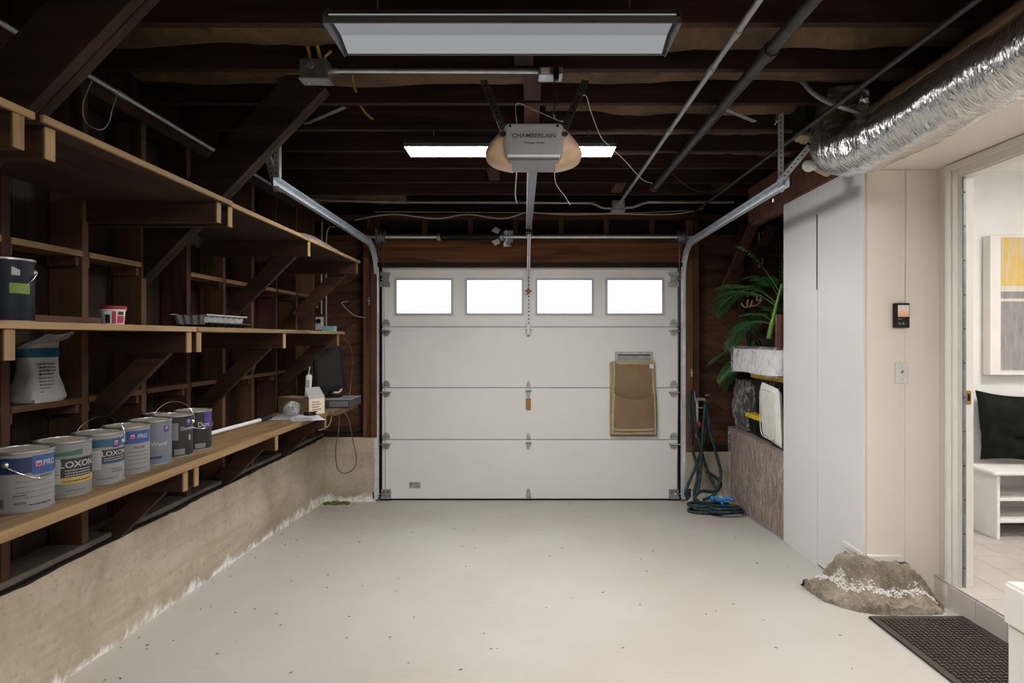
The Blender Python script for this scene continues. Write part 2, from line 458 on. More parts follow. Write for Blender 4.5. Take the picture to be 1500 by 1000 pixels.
for k, y in enumerate(studs_y):
    mb = MB().box(-1.995, XS, y, y + .038, LEDGE + .038, 2.524)
    build('stud', mb, 'oldpine_z' if y > 1.5 and k % 3 else 'redwood_z', wl, bevel=.002)
mb = MB().box(-1.995, XS, -2.7, 5.6, 2.525, 2.60); build('top_plate', mb, 'stainwood_y', wl)
for k in range(46):
    y = -2.7 + k * .182
    mb = MB().box(-2.02 - .006 * (k % 2), -1.997, y, y + .178, LEDGE, 2.9); build('sheathing_board', mb, 'darkwood_z', wl)
mb = MB().box(-2.16, -2.03, -2.75, 5.8, 0, 3.0); build('siding', mb, 'darkwood_y', wl)
# short boards nailed between studs (upper and lower row)
for k in range(10, len(studs_y) - 1):
    y0, y1 = studs_y[k] + .04, studs_y[k + 1] - .002
    for z, mname in ((CZ + .348, 'pine_y'), (CZ - .262, 'oldpine_y')):
        if z > CZ and k in (14,): continue
        mb = MB().box(-1.99, XS + .004, y0, y1, z - .012, z + .012); build('bay_shelf', mb, mname, wl, bevel=.0015)
        for yy in (y0, y1 - .02):
            mb = MB().box(-1.99, XS - .012, yy, yy + .02, z - .052, z - .0125); build('cleat', mb, 'oldpine_y', wl)
# knee braces from wall to joists
def knee(y):
    d = Vector((.955, 0, 1)).normalized(); n_ = Vector((d.z, 0, -d.x))
    low = Vector((-1.875, y, CZ + .262)); up = low + d * 1.30
    for s_, dy in ((0, 0), (1, .041)):
        q = MB()
        a = low + n_ * .0; b = up
        pr = [a + Vector((0, dy, 0)), b + Vector((0, dy, 0)), b - n_ * .18 + Vector((0, dy, 0)), a - n_ * .18 + Vector((0, dy, 0))]
        pr = [Vector((max(p.x, -1.85), p.y, p.z)) if False else p for p in pr]
        q.prism(pr, (0, .038, 0)); build('knee_brace', q, 'stainwood_x', wl, bevel=.002)
knee(1.83); knee(2.985)

# ---- ceiling
ceil = sroot('ceiling', (0, 2, JZ))
for k in range(17):
    y = 2.38 + .407 * (k - 8)
    if y > 5.6: continue
    mb = MB().box(-1.99, 2.35, y, y + .04, JZ, JZ + .19); build('joist', mb, 'joistwood', ceil, bevel=.002)
for k in range(30):
    y = -2.72 + k * .285
    mb = MB().box(-2.1, 2.5, y, y + .281, JZ + .19, JZ + .215); build('subfloor_board', mb, 'darkwood_x', ceil)
mb = MB().box(-2.2, 2.5, -2.8, 5.85, JZ + .22, JZ + .26); build('upper_deck', mb, 'darkwood_x', ceil)
def batt(k, x0, x1, sag, seed):
    y0 = 2.38 + .407 * k + .042; q = MB(); nx = 40
    def fn(u, v):
        x = x0 + u * (x1 - x0)
        z = JZ + .14 - sag * (math.sin(math.pi * min(max(v, 0), 1)) ** .6) + noise.noise(Vector((x * 2.2, v * 2 + seed, seed))) * .03 + noise.noise(Vector((x * 9, v * 6, seed))) * .010
        return (x, y0 + v * .362, z)
    q.grid(fn, nx, 8); return build('insulation_batt', q, 'kraft', ceil, smooth=80)
batt(0, -1.9, 2.3, .10, 1); batt(1, -1.9, 2.3, .09, 4); batt(2, .1, 2.3, .10, 7); batt(3, .2, 2.3, .08, 11); batt(4, .5, 2.3, .09, 15); batt(7, -1.95, -1.05, .17, 21); batt(-1, -1.9, 2.3, .10, 31)
# print on the kraft facing
def batt_mark(txt, x, y, size, rot):
    vs, fs = text_geo(txt, size); m = Matrix.Rotation(rot, 2)
    build('printed_mark', MB().add([(x + (m @ Vector((a, -b))).x, y + (m @ Vector((a, -b))).y, JZ + .012) for a, b in vs], fs), 'ink', ceil, recalc=False)
batt_mark('ine', .885, 2.49, .085, 0); batt_mark('//// IFF', 1.46, 2.50, .06, 0)
# solid blocking between joists
for (k, x) in ((0, -.06), (2, -.02), (5, -.30), (6, .70), (6, 1.55), (1, -.02), (0, 1.9)):
    y = 2.38 + .407 * k + .0405
    mb = MB().box(x, x + .085, y, y + .365, JZ + .012, JZ + .10); build('blocking', mb, 'oldpine_y' if k == 6 else 'redwood_y', ceil)

# ---- back wall
wb = sroot('wall_back', (0, YB, 0))
mb = MB().box(-1.36, 1.41, 5.60, 5.69, 2.144, 2.395); build('header', mb, 'headerwood', wb, bevel=.003)
mb = MB().box(-1.36, 1.41, 5.585, 5.64, 2.125, 2.165); build('door_stop', mb, 'darkwood_x', wb)
mb = MB().box(-1.36, 1.41, 5.60, 5.69, 2.397, 2.425); build('header_plate', mb, 'redwood_x', wb)
mb = MB().box(-1.99, 2.34, 5.60, 5.69, 2.56, 2.60); build('top_plate', mb, 'redwood_x', wb)
for px in (622, 689, 755, 822, 888, 955):
    x = (px - 773) / 906 * 5.62
    mb = MB().box(x - .021, x + .021, 5.61, 5.69, 2.427, 2.558); build('cripple_stud', mb, 'oldpine_z', wb)
for z in (2.43, 2.60): 
    for i in range(2):
        mb = MB().box(-2.0, 2.36, 5.695 + .003 * i, 5.715, z + i * .085, z + .083 + i * .085); build('sheathing_board', mb, 'darkwood_x', wb)
for (x0, x1) in ((-1.485, -1.425), (-1.42, -1.36), (1.425, 1.49), (1.495, 1.545)):
    mb = MB().box(x0, x1, 5.575, 5.70, .46 if x0 > 0 else LEDGE, 2.555 if abs(x0) > 1.3 else 2.6); build('door_post', mb, 'postwood', wb, bevel=.003)
mb = MB().box(-1.345, -1.33, 5.655, 5.70, 0, 2.14).box(1.37, 1.39, 5.655, 5.70, 0, 2.14); build('jamb', mb, 'darkwood_z', wb)
mb = MB().box(-1.37, -1.33, 5.70, 5.75, -.05, 2.2).box(1.37, 1.43, 5.70, 5.75, -.05, 2.2); build('outer_casing', mb, 'darkwood_z', wb)
def clip(poly, x0, x1, z0, z1):
    for ax, lim, sgn in ((0, x0, 1), (0, x1, -1), (1, z0, 1), (1, z1, -1)):
        out = []
        for i in range(len(poly)):
            a, b = poly[i], poly[(i + 1) % len(poly)]
            ia, ib = (a[ax] - lim) * sgn >= 0, (b[ax] - lim) * sgn >= 0
            if ia: out.append(a)
            if ia != ib:
                t_ = (lim - a[ax]) / (b[ax] - a[ax]); out.append((a[0] + (b[0] - a[0]) * t_, a[1] + (b[1] - a[1]) * t_))
        poly = out
        if len(poly) < 3: return []
    return poly
for (x0, x1, z0, sl) in ((-2.0, -1.45, LEDGE, 1), (1.50, 2.36, .46, -1)):
    for k in range(-2, 18):
        b = z0 - .9 + k * .198; xa, xb = x0 - .1, x1 + .1
        dz = (xb - xa) * .72 * sl
        off = 0 if sl > 0 else .72 * (xb - xa)
        poly = [(xa, b + off), (xb, b + off + dz), (xb, b + off + dz + .194), (xa, b + off + .194)]
        poly = clip(poly, x0, x1, z0, 2.55)
        if poly:
            y = 5.70 + .004 * (k % 2)
            mb = MB().prism([(p[0], y, p[1]) for p in poly], (0, .02, 0)); build('sheathing_board', mb, 'boardwood', wb)
mb = MB().box(-2.2, -1.34, 5.73, 5.8, -.1, 3.0).box(1.40, 2.5, 5.73, 5.8, -.1, 3).box(-1.36, 1.42, 5.73, 5.8, 2.16, 3.0); build('siding', mb, 'darkwood_x', wb)
def stem(x0, x1, z1, nm, seed):
    q = MB()
    def fn(u, v):
        x = x0 + u * (x1 - x0); z = -.06 + v * (z1 + .06)
        return (x, 5.585 + noise.noise(Vector((x * 5, seed, z * 5))) * .012 + noise.noise(Vector((x * 17, seed, z * 17))) * .005, z)
    q.grid(fn, 20, 18); q.box(x0, x1, 5.60, 5.72, z1 - .03, z1 - .002)
    return build(nm, q, 'concrete', wb, smooth=60)
stem(-1.86, -1.372, LEDGE, 'foundation', 3); stem(1.42, 2.36, .455, 'foundation', 8)
mb = MB().box(-1.99, -1.49, 5.61, 5.69, LEDGE, LEDGE + .035); build('sill_plate', mb, 'darkwood_x', wb)
mb = MB().box(1.55, 2.34, 5.61, 5.69, .455, .495); build('sill_plate', mb, 'darkwood_x', wb)
mb = MB().box(1.93, 1.97, 5.63, 5.69, .5, 2.55); build('stud', mb, 'redwood_z', wb)
mb = MB().bar((1.75, 5.67, 1.03), (1.92, 5.67, 1.25), .04, .035); build('nailing_block', mb, 'oldpine_x', wb)

# ---- right side: beam, closet, entry wall, soffit
wr = sroot('wall_right', (2.36, 5, 0)); wc = sroot('wall_right_closet', (1.9, 3.8, .1)); we = sroot('wall_right_entry', (XR, 2, .1)); wm = sroot('wall_right_beam', (1.83, 4, 2.39))
for k in range(5):
    y = 4.29 + k * .27
    mb = MB().box(2.35, 2.37, y, y + .266, .4, 2.9); build('sheathing_board', mb, 'darkwood_z', wr)
mb = MB().box(2.33, 2.37, 4.28, 5.72, -.1, .47); build('foundation', mb, 'concrete', wr)
mb = MB().box(2.371, 2.45, 4.2, 5.8, -.1, 3.0); build('siding', mb, 'darkwood_z', wr)
mb = MB().box(1.80, 1.86, 3.75, 5.05, 2.385, JZ).box(1.80, 1.86, 3.0, 3.745, 2.385, JZ); build('plywood_beam', mb, 'rust_board', wm, bevel=.003)
mb = MB().box(2.305, 2.348, 4.7, 4.75, 1.6, 2.6); build('stud', mb, 'redwood_z', wr)
mb = MB().bar((1.83, 5.0, 2.41), (1.72, 5.60, 1.78), .07, .045, (1, 0, 0)); build('diagonal_brace', mb, 'redwood_z', wm)
mb = MB().bar((2.0, 5.05, 2.41), (1.92, 5.58, 1.9), .07, .045, (1, 0, 0)); build('diagonal_brace', mb, 'redwood_z', wm)
# closet panels (side of closet)
mb = MB().box(1.77, 1.785, 3.262, 3.776, floorz(3.5) + .004, 2.405); build('closet_panel', mb, 'white_paint', wc, bevel=.0015)
mb = MB().box(1.77, 1.785, 3.780, 4.28, floorz(4.28) + .004, 2.405); build('closet_panel', mb, 'white_paint', wc, bevel=.0015)
mb = MB().box(1.787, 2.16, 4.262, 4.28, .05, 2.405); build('closet_back', mb, 'white_paint', wc)
mb = MB().box(1.772, 2.16, 3.262, 4.28, 2.406, 2.42); build('closet_top', mb, 'rust_board', wc)
# cream wall facing the garage door end
mb = MB().box(1.787, 1.990, 3.262, 3.30, floorz(3.26) - .02, 2.374); build('wall_panel', mb, 'cream_paint', wc, bevel=.0015)
mb = MB().box(1.9908, XR, 3.262, 3.30, floorz(3.26) - .02, 2.374); build('wall_panel', mb, 'cream_paint', wc, bevel=.0015)
mb = MB().box(1.80, 2.16, 3.30, 3.33, .05, 2.40); build('wall_core', mb, 'white_paint', wc)
# soffit under the duct
mb = MB().box(1.79, XR + .055, -2.7, 3.2615, 2.374, JZ - .002); build('soffit', mb, 'cream_paint', we)
# entry wall with the doorway
DY0, DY1, DZ = 2.17, 3.09, 2.29; HZ = .241
mb = MB().box(XR, XR + .055, DY1 + .012, 3.36, .0, 2.374).box(XR, XR + .055, -2.7, DY0 - .012, 0, 2.374).box(XR, XR + .055, DY0 - .012, DY1 + .012, DZ + .012, 2.374)
build('wall_face', mb, 'cream_paint', we)
mb = MB().box(1.787, 2.30, 3.331, 4.26, .0, 2.4); 
mb = MB().box(XR, XR + .04, 3.36, 4.275, .0, 2.7); build('closet_inner_wall', mb, 'hall_white', we)
d1 = struct(build('door_1', MB().box(XR - .002, XR + .058, DY1, DY1 + .012, HZ, DZ).box(XR - .002, XR + .058, DY0 - .012, DY0, HZ, DZ).box(XR - .002, XR + .058, DY0 - .012, DY1 + .012, DZ, DZ + .012), 'trim_white', bevel=.0015))
mb = MB().box(XR + .0, XR + .012, DY1 - .012, DY1, HZ + .006, DZ - .002); build('weatherstrip', mb, 'dull_steel', d1)
for k in range(12):
    z = HZ + .1 + k * .17
    mb = MB().lathe([(0, -.003), (.003, -.003), (.004, 0)], (XR + .004, DY1 - .012, z), 8, 'y'); build('screw', mb, 'dark_grey', d1)
st = build('strike_plate', MB().box(XR + .018, XR + .044, DY1 - .0035, DY1, 1.155, 1.225), 'brass', d1, bevel=.001)
build('latch_hole', MB().box(XR + .025, XR + .038, DY1 - .0045, DY1 - .003, 1.172, 1.208), 'black_plastic', st)
# casing
def casing(nm, boxes):
    q = MB()
    for b in boxes: q.box(*b)
    return struct(build(nm, q, 'trim_white', bevel=.003))
casing('trim_1', [(XR - .012, XR - .0005, DY1 + .006, DY1 + .10, HZ - .05, DZ + .080), (XR - .022, XR - .012, DY1 + .055, DY1 + .098, HZ - .05, DZ + .080), (XR - .018, XR - .012, DY1 + .008, DY1 + .020, HZ - .05, DZ + .02)])
casing('trim_2', [(XR - .012, XR - .0005, DY0 - .10, DY1 + .005, DZ + .006, DZ + .080), (XR - .022, XR - .012, DY0 - .10, DY1 + .054, DZ + .045, DZ + .080)])
casing('trim_3', [(XR - .012, XR - .0005, DY0 - .10, DY0 - .006, HZ - .05, DZ + .0)])
# broken baseboard pieces over the footing
mb = MB().box(1.760, 1.7695, 3.262, 3.46, .325, .355).box(1.785, 1.97, 3.235, 3.2615, .312, .348)
struct(build('baseboard_right', mb, 'trim_white', bevel=.003))
# lumpy exposed footing at closet corner
def foot(u, v):
    x = 1.52 + u * .60; y = 3.0 + v * .56
    n_ = noise.noise(Vector((x * 6, y * 6, 3))); n2 = noise.noise(Vector((x * 26, y * 26, 9))); n3 = noise.noise(Vector((x * 60, y * 60, 5)))
    dx = max(1.775 - x, 0) / (.24 + .03 * n_); dy = max(3.27 - y, 0) / (.215 + .03 * n_)
    d = math.hypot(dx, dy) if (dx > 0 and dy > 0) else max(dx, dy)
    fall = max(0, (x - 1.93) / .20) ** 2 + max(0, (y - 3.34) / .20) ** 2
    top = .205 * max(0, 1 - fall)
    if d < .38: h = top
    elif d < .52: h = top - (d - .38) / .14 * top * .55
    else: h = top * .45 - (d - .52) * .12
    if d > 1: h = -.03
    h += (n2 * .022 + n3 * .012 + n_ * .02) if h > .02 else 0
    return (x + n2 * .008, y + n_ * .008, floorz(y) + max(h, -.03))
mb = MB().grid(foot, 90, 84)
foot_o = struct(build('wall_right_footing', mb, 'broken_concrete', smooth=50))
# white crust along the footing
q = MB(); random.seed(3); got = 0
while got < 1100:
    u, v = random.random(), random.random(); x = 1.52 + u * .60; y = 3.0 + v * .56
    dx = max(1.775 - x, 0) / .24; dy = max(3.27 - y, 0) / .215
    d = math.hypot(dx, dy) if (dx > 0 and dy > 0) else max(dx, dy)
    if abs(d - .58 - .08 * noise.noise(Vector((x * 9, y * 9, 1)))) > .085 or x > 2.07 or y > 3.5: continue
    p = foot(u, v); r = random.uniform(.0012, .0042)
    q.rbox(p, r * 2.4, r * 2.4, r * 1.3, random.random() * 3, random.random(), random.random()); got += 1
crust = build('mineral_crust', q, 'trim_white', foot_o); crust['kind'] = 'stuff'
# rear wall behind the camera
mb = MB().box(-2.1, 2.4, -2.8, -2.7, -.1, 3); struct(build('wall_rear', mb, 'cream_paint'))

# ---- hall beyond the doorway
fe = sroot('floor_hall', (3, 3, HZ))
build('grout_bed', MB().box(2.146, 4.3, 1.0, 4.16, .1, HZ - .003), 'grout', fe)
y = 3.14 + .2 * 6
ty = [3.145 + .196 * k for k in range(-7, 6)]
for i in range(11):
    for yy in ty:
        x = 2.1405 + i * .196
        if yy + .192 > 4.2: continue
        mb = MB().box(x, x + .1925, yy, yy + .1925, HZ - .008, HZ); build('tile', mb, 'tile', fe, bevel=.001)
for yy in ty:
    if yy < 3.0 or yy < 3.1:
        if yy + .1925 > 3.2: continue
        mb = MB().box(2.132, 2.1395, yy, yy + .1925, .06, HZ - .0085); build('riser_tile', mb, 'tile', fe, bevel=.001)
mb = MB().box(2.1455, 2.168, 3.10, 3.26, .05, HZ - .01); build('step_end', mb, 'cream_paint', fe)
struct(build('wall_hall_back', MB().box(2.21, 4.35, 4.16, 4.24, 0, 2.75), 'hall_white'))
struct(build('wall_hall_side', MB().box(4.30, 4.38, .9, 4.16, 0, 2.75), 'hall_white'))
struct(build('wall_hall_front', MB().box(2.226, 4.30, .92, 1.0, 0, 2.75), 'hall_white'))
struct(build('ceiling_hall', MB().box(2.226, 4.35, .95, 4.20, 2.60, 2.68), 'hall_white'))
struct(build('wall_hall_near', MB().box(2.2255, 2.2285, 3.13, 4.16, HZ, 2.6).box(2.2255, 2.2285, 1.0, 2.13, HZ, 2.6).box(2.2255, 2.2285, 2.13, 3.13, DZ + .02, 2.6), 'hall_white'))
# outdoors: drive in front of the garage
struct(build('driveway', MB().box(-8, 8, 5.81, 30, -.10, -.02), 'asphalt'))

# ================================================================== LAMPS
def shop_light(y0, y1, z, xc, L, lens, label):
    """wraparound fluorescent: metal hood, end caps, two-facet prismatic diffuser"""
    g = thing('ceiling_light', label, 'light', (xc, (y0 + y1) / 2, z), 'fluorescent shop lights under the joists')
    x0, x1 = xc - L / 2, xc + L / 2; ym = (y0 + y1) / 2
    prof = [(y0, z), (y0 - .006, z), (y0 - .006, z + .02), (y0 + .05, z + .075), (y1 - .05, z + .075), (y1 + .006, z + .02), (y1 + .006, z), (y1, z), (y1, z + .018), (y1 - .052, z + .07), (y0 + .052, z + .07), (y0, z + .018)]
    q = MB().prism([(x0, a, b) for a, b in prof], (L, 0, 0)); build('hood', q, 'hood_grey', g)
    q = MB()
    if lens == 'lens_front':
        yc = y0 + (y1 - y0) * .62
        build('diffuser', MB().prism([(x0 + .012, y0 + .002, z + .030), (x0 + .012, yc, z + .030), (x0 + .012, yc, z + .034), (x0 + .012, y0 + .002, z + .034)], (L - .024, 0, 0)), 'lens_front', g)
        build('diffuser', MB().prism([(x0 + .012, yc + .001, z + .030), (x0 + .012, y1 - .002, z + .004), (x0 + .012, y1 - .002, z + .008), (x0 + .012, yc + .001, z + .034)], (L - .024, 0, 0)), 'lens_front_low', g)
    else:
        q.prism([(x0 + .012, y0 + .002, z + .012), (x0 + .012, ym + .02, z + .008), (x0 + .012, y1 - .002, z + .012), (x0 + .012, y1 - .002, z + .016), (x0 + .012, y0 + .002, z + .016)], (L - .024, 0, 0))
        build('diffuser', q, lens, g)
    for xx in (x0 - .004, x1):
        q = MB().prism([(xx, y0 - .008, z - .004), (xx, y0 - .008, z + .03), (xx, y0 + .05, z + .08), (xx, y1 - .05, z + .08), (xx, y1 + .008, z + .03), (xx, y1 + .008, z - .004)], (.004, 0, 0)); build('end_cap', q, 'dull_steel', g)
    for xx in (x0 + .15, x1 - .15):
        q = MB().tube([(xx, ym, z + .07), (xx, ym, JZ + .03)], .004, 6); build('hanger', q, 'dull_steel', g)
shop_light(2.07, 2.30, CZ + 1.050, -.085, 1.19, 'lens_front', 'long grey-lit fluorescent fixture hung across the joists, larger and dimmer of the two')
shop_light(3.52, 3.72, CZ + 1.085, -.10, 1.20, 'lens_mid', 'bright fluorescent fixture hung under the joists behind the garage door opener')
shop_light(1.0, 1.2, CZ + 1.055, .72, 1.20, 'fill_side', 'unseen fill light added under the pipes near the hall doorway')
shop_light(-1.30, -1.10, CZ + 1.085, -.10, 1.20, 'fill_rear', 'unseen fill light added over the rear floor, closest to the rear wall')
g = thing('hall_fill_light', 'unseen square ceiling light added in the hall beyond the doorway', 'light', (3.3, 2.6, 2.55))
build('frame', MB().box(2.98, 3.62, 2.28, 2.92, 2.56, 2.598), 'hall_white', g, bevel=.004)
build('diffuser', MB().box(3.0, 3.6, 2.3, 2.9, 2.55, 2.559), 'fill_hall', g)

# ================================================================== SHELVING
def shelf(label, zt, th, xe, boards, arms, brace_len, lower=False, mat='pine_y'):
    g = thing('wall_shelf', label, 'shelf', (xe - .15, 2.5, zt - th), 'long plank shelves on the stud wall')
    for (a, b, dx) in boards:
        bo = build('shelf_board', MB().box(XS + .002, xe + dx - .012, a, b, zt - th, zt), mat, g, bevel=.001)  # dark board colour on the upper shelves paints in their underside shade
        build('front_edge', MB().box(xe + dx - .0118, xe + dx, a, b, zt - th, zt), 'pine_y', bo, bevel=.002)  # paler strip paints in the light on the upper shelves' front edges
    for y, has in arms:
        zb = zt - th - .0005
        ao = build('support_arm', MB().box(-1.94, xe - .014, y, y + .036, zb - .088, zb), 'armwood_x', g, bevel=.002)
        build('arm_end', MB().box(xe - .0139, xe - .008, y, y + .036, zb - .088, zb), 'pine_z', g.children[-1] if False else ao, bevel=.001)  # pale cap paints in the light falling on the arm's end
        if has:
            a = Vector((xe - .10, y + .037, zb - .088)); L = brace_len
            pr = [a, a + Vector((-.125, 0, 0)), a + Vector((-L - .08, 0, -L + .045)), a + Vector((-L - .0, 0, -L + .0))]
            pr = [p for p in pr]
            build('diagonal_brace', MB().prism(pr, (0, .036, 0)), 'armwood_x', g, bevel=.002)
    return g
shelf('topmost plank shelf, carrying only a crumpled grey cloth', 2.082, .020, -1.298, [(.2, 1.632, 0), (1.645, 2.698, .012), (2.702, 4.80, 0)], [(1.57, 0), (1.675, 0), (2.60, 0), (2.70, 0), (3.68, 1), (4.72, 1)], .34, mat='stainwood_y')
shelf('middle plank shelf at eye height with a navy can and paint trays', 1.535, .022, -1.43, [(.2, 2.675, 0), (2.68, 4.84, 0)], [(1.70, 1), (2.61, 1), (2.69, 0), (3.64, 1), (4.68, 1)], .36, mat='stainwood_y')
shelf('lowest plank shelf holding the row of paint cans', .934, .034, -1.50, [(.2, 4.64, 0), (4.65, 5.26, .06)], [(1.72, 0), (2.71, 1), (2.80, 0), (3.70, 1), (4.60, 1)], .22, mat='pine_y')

# ================================================================== PAINT CANS
SH = .934
class Can:
    def __init__(s, name, label, cx, cy, z, body, r=.083, h=.19, lid='can_lid', handle=None, group='paint cans on the shelves', rot=0):
        s.c = Vector((cx, cy, z)); s.r = r; s.h = h
        d = Vector((cx, cy, 0)).normalized(); s.d = d; s.rt = Vector((d.y, -d.x, 0)); s.rot = rot
        s.g = thing(name, label, 'paint can', (cx, cy, z), group)
        s.body = build('body', MB().lathe([(r - .004, .0), (r, .002), (r, h - .002)], s.c, 48), body, s.g, smooth=40)
        build('rim', MB().lathe([(r, h - .004), (r + .003, h - .002), (r + .003, h + .004), (r - .008, h + .004), (r - .010, h - .004), (r - .014, h - .004)], s.c, 48), 'can_rim', s.g, smooth=40)
        build('lid', MB().lathe([(0, h - .001), (r - .03, h - .001), (r - .026, h - .005), (r - .013, h - .005), (r - .011, h + .002)], s.c, 40), lid, s.g, smooth=30)
        build('base_rim', MB().lathe([(r, 0), (r + .002, .001), (r + .002, .006), (r, .007)], s.c, 48), 'can_rim', s.g, smooth=40)
        if handle: s.handle(*handle)
    def pt(s, a, z, off=.0008):
        a += s.rot
        return s.c + (-s.d * math.cos(a) + s.rt * math.sin(a)) * (s.r + off) + Vector((0, 0, z))
    def patch(s, a0, a1, z0, z1, mat, off=.0008, name='label_panel', slope=0):
        n = max(2, int(abs(a1 - a0) / .12)); q = MB()
        q.grid(lambda u, v: s.pt(a0 + (a1 - a0) * u, z0 + (z1 - z0) * v + slope * (u - .5) * v, off), n, 1)
        return build(name, q, mat, s.body, smooth=60, recalc=False)
    def text(s, txt, a, z, size, mat, off=.0014, squash=1, align='CENTER'):
        vs, fs = text_geo(txt, size, align, squash); q = MB()
        q.add([s.pt(a + x / s.r, z + y, off) for x, y in vs], fs); return build('lettering', q, mat, s.body, recalc=False)
    def lines(s, a0, a1, z, n, dz, mat='ink_soft', h=.0022, seed=1):
        rnd = random.Random(seed); q = MB()
        for k in range(n):
            a = a0
            while a < a1:
                w_ = rnd.uniform(.03, .11); b = min(a + w_, a1)
                m_ = 2; 
                q.grid(lambda u, v: s.pt(a + (b - a) * u, z - k * dz + h * v, .0012), m_, 1); a = b + .02
        return build('small_print', q, mat, s.body, recalc=False)
    def emblem(s, a, z, sz=.016):
        s.patch(a - sz / s.r, a + sz / s.r, z - sz, z + sz, 'label_purple', .0012, 'emblem')
        s.patch(a - .5 * sz / s.r, a + .5 * sz / s.r, z - .3 * sz, z + .75 * sz, 'label_white', .0015, 'emblem')
        s.patch(a - .36 * sz / s.r, a + .36 * sz / s.r, z - .2 * sz, z + .35 * sz, 'label_red', .0018, 'emblem')
    def handle(s, a, up, side=.0):
        """wire bail pivoting on ears at azimuth a and a+pi; up = elevation of the loop"""
        q = MB(); e0 = s.pt(a, s.h - .035, .004); e1 = s.pt(a + math.pi, s.h - .035, .004)
        mid = (e0 + e1) / 2; ax = (e0 - e1) / 2
        a2 = a + math.pi / 2
        out = s.pt(a2, 0, 0) - s.c; out.z = 0; out.normalize()
        dr = out * math.cos(up) + Vector((0, 0, math.sin(up)))
        pts = []
        for k in range(25):
            t_ = math.pi * k / 24
            p = mid + ax * math.cos(t_) * 1.02 + dr * math.sin(t_) * (s.r * 1.22)
            pts.append(p)
        q.tube(pts, .0017, 6); build('bail_handle', q, 'chrome', s.g, smooth=60)
        for e in (e0, e1):
            n_ = (e - s.c); n_.z = 0; n_.normalize()
            q = MB().tube([e - n_ * .004, e + n_ * .003], [.011, .006], 12); build('handle_ear', q, 'can_rim', s.g, smooth=40)

c1 = Can('paint_can', 'white paint can with a wide navy band, PRO label and drooping handle', -1.645, 2.015, SH, 'can_white', handle=(-.55, -.62))
c1.patch(-1.5, 1.5, .125, .175, 'label_blue'); c1.patch(.28, 1.25, .118, .178, 'label_bright_blue', .0011)
c1.emblem(.50, .148, .017); c1.text('PRO', .95, .143, .026, 'label_white')
c1.lines(-.2, 1.1, .098, 4, .017, seed=2); c1.lines(-.3, .2, .06, 2, .008, 'ink_soft', .001, 5)
for k in range(8): c1.patch(-.85 + k * .035, -.85 + k * .035 + (.012 if k % 2 else .02), .02, .048, 'ink', .0012, 'barcode')
c1.patch(-.28, .1, .028, .036, 'ink_soft', .0012, 'small_print'); c1.lines(.2, 1.0, .022, 1, .01, 'ink', .004, 9)
c1.text('INTERIOR', .8, .107, .010, 'ink'); c1.patch(-.3, .1, .055, .057, 'ink', .0012, 'small_print')

c2 = Can('paint_can', 'grey can with black LOXON panel, yellow stripe and peeling paint drips', -1.650, 2.198, SH, 'label_grey')
c2.patch(-.1, 1.5, .07, .135, 'label_black'); c2.patch(-.1, 1.5, .048, .0695, 'label_yellow'); c2.patch(-1.2, -.1, .05, .135, 'label_white')
c2.text('LOXON', .56, .104, .030, 'label_white', squash=1.08); c2.lines(.05, 1.1, .092, 3, .009, 'label_white', .003, 3)
c2.lines(.0, 1.2, .054, 1, .01, 'ink', .005, 4); c2.patch(-.35, .7, .145, .160, 'label_green', .0012, 'paint_smear', .01)
c2.lines(-1.0, -.2, .125, 8, .008, 'ink_soft', .001, 6); c2.patch(-1.1, -.12, .081, .083, 'ink', .0012, 'small_print'); c2.lines(.1, .9, .022, 1, .01, 'ink_soft', .004, 8)

c3 = Can('paint_can', 'white can with teal band and black LOXON panel, handle standing up', -1.650, 2.378, SH, 'can_white', handle=(1.2, 1.15))
c3.patch(-1.5, 1.5, .142, .172, 'label_teal'); c3.emblem(.72, .152, .014)
c3.patch(.12, 1.5, .085, .132, 'label_black'); c3.text('LOXON', .72, .108, .026, 'label_white', squash=1.1); c3.lines(.2, 1.2, .098, 2, .008, 'label_white', .003, 13)
c3.patch(.12, 1.5, .079, .0848, 'label_teal'); c3.patch(-.9, .1, .06, .132, 'label_white'); c3.lines(-.8, 0, .12, 6, .009, 'ink_soft', .001, 14)
c3.patch(-.6, -.15, .05, .056, 'ink_soft', .0012, 'small_print'); c3.lines(.5, 1.1, .055, 2, .01, 'ink', .003, 16); c3.lines(-.1, .8, .022, 1, .01, 'ink_soft', .004, 17)

c4 = Can('paint_can', 'white can with bright blue PRO panel wrapped round its top', -1.658, 2.556, SH, 'can_white')
c4.patch(-.2, 1.3, .125, .176, 'label_bright_blue'); c4.emblem(.25, .150, .015); c4.text('PRO', .74, .144, .024, 'label_white')
c4.patch(-1.4, -.2, .13, .174, 'label_blue'); c4.text('PRO 200', .55, .104, .012, 'ink'); c4.lines(.1, 1.1, .090, 4, .016, 'ink', .002, 20); c4.lines(.0, 1.0, .02, 1, .01, 'ink_soft', .004, 21)

c5 = Can('paint_can', 'pale lilac paint can with faint script and small purple emblem', -1.668, 2.734, SH, 'can_lilac')
c5.emblem(.82, .155, .013); c5.patch(-.9, .55, .04, .15, 'can_lilac', .0009); c5.lines(-.2, .5, .15, 7, .011, 'ink_soft', .001, 22)
c5.text('Wood', .42, .085, .026, 'label_white'); c5.patch(-.2, .55, .03, .040, 'label_blue', .0012, 'label_panel'); c5.lines(0, .9, .06, 2, .008, 'ink_soft', .002, 23)

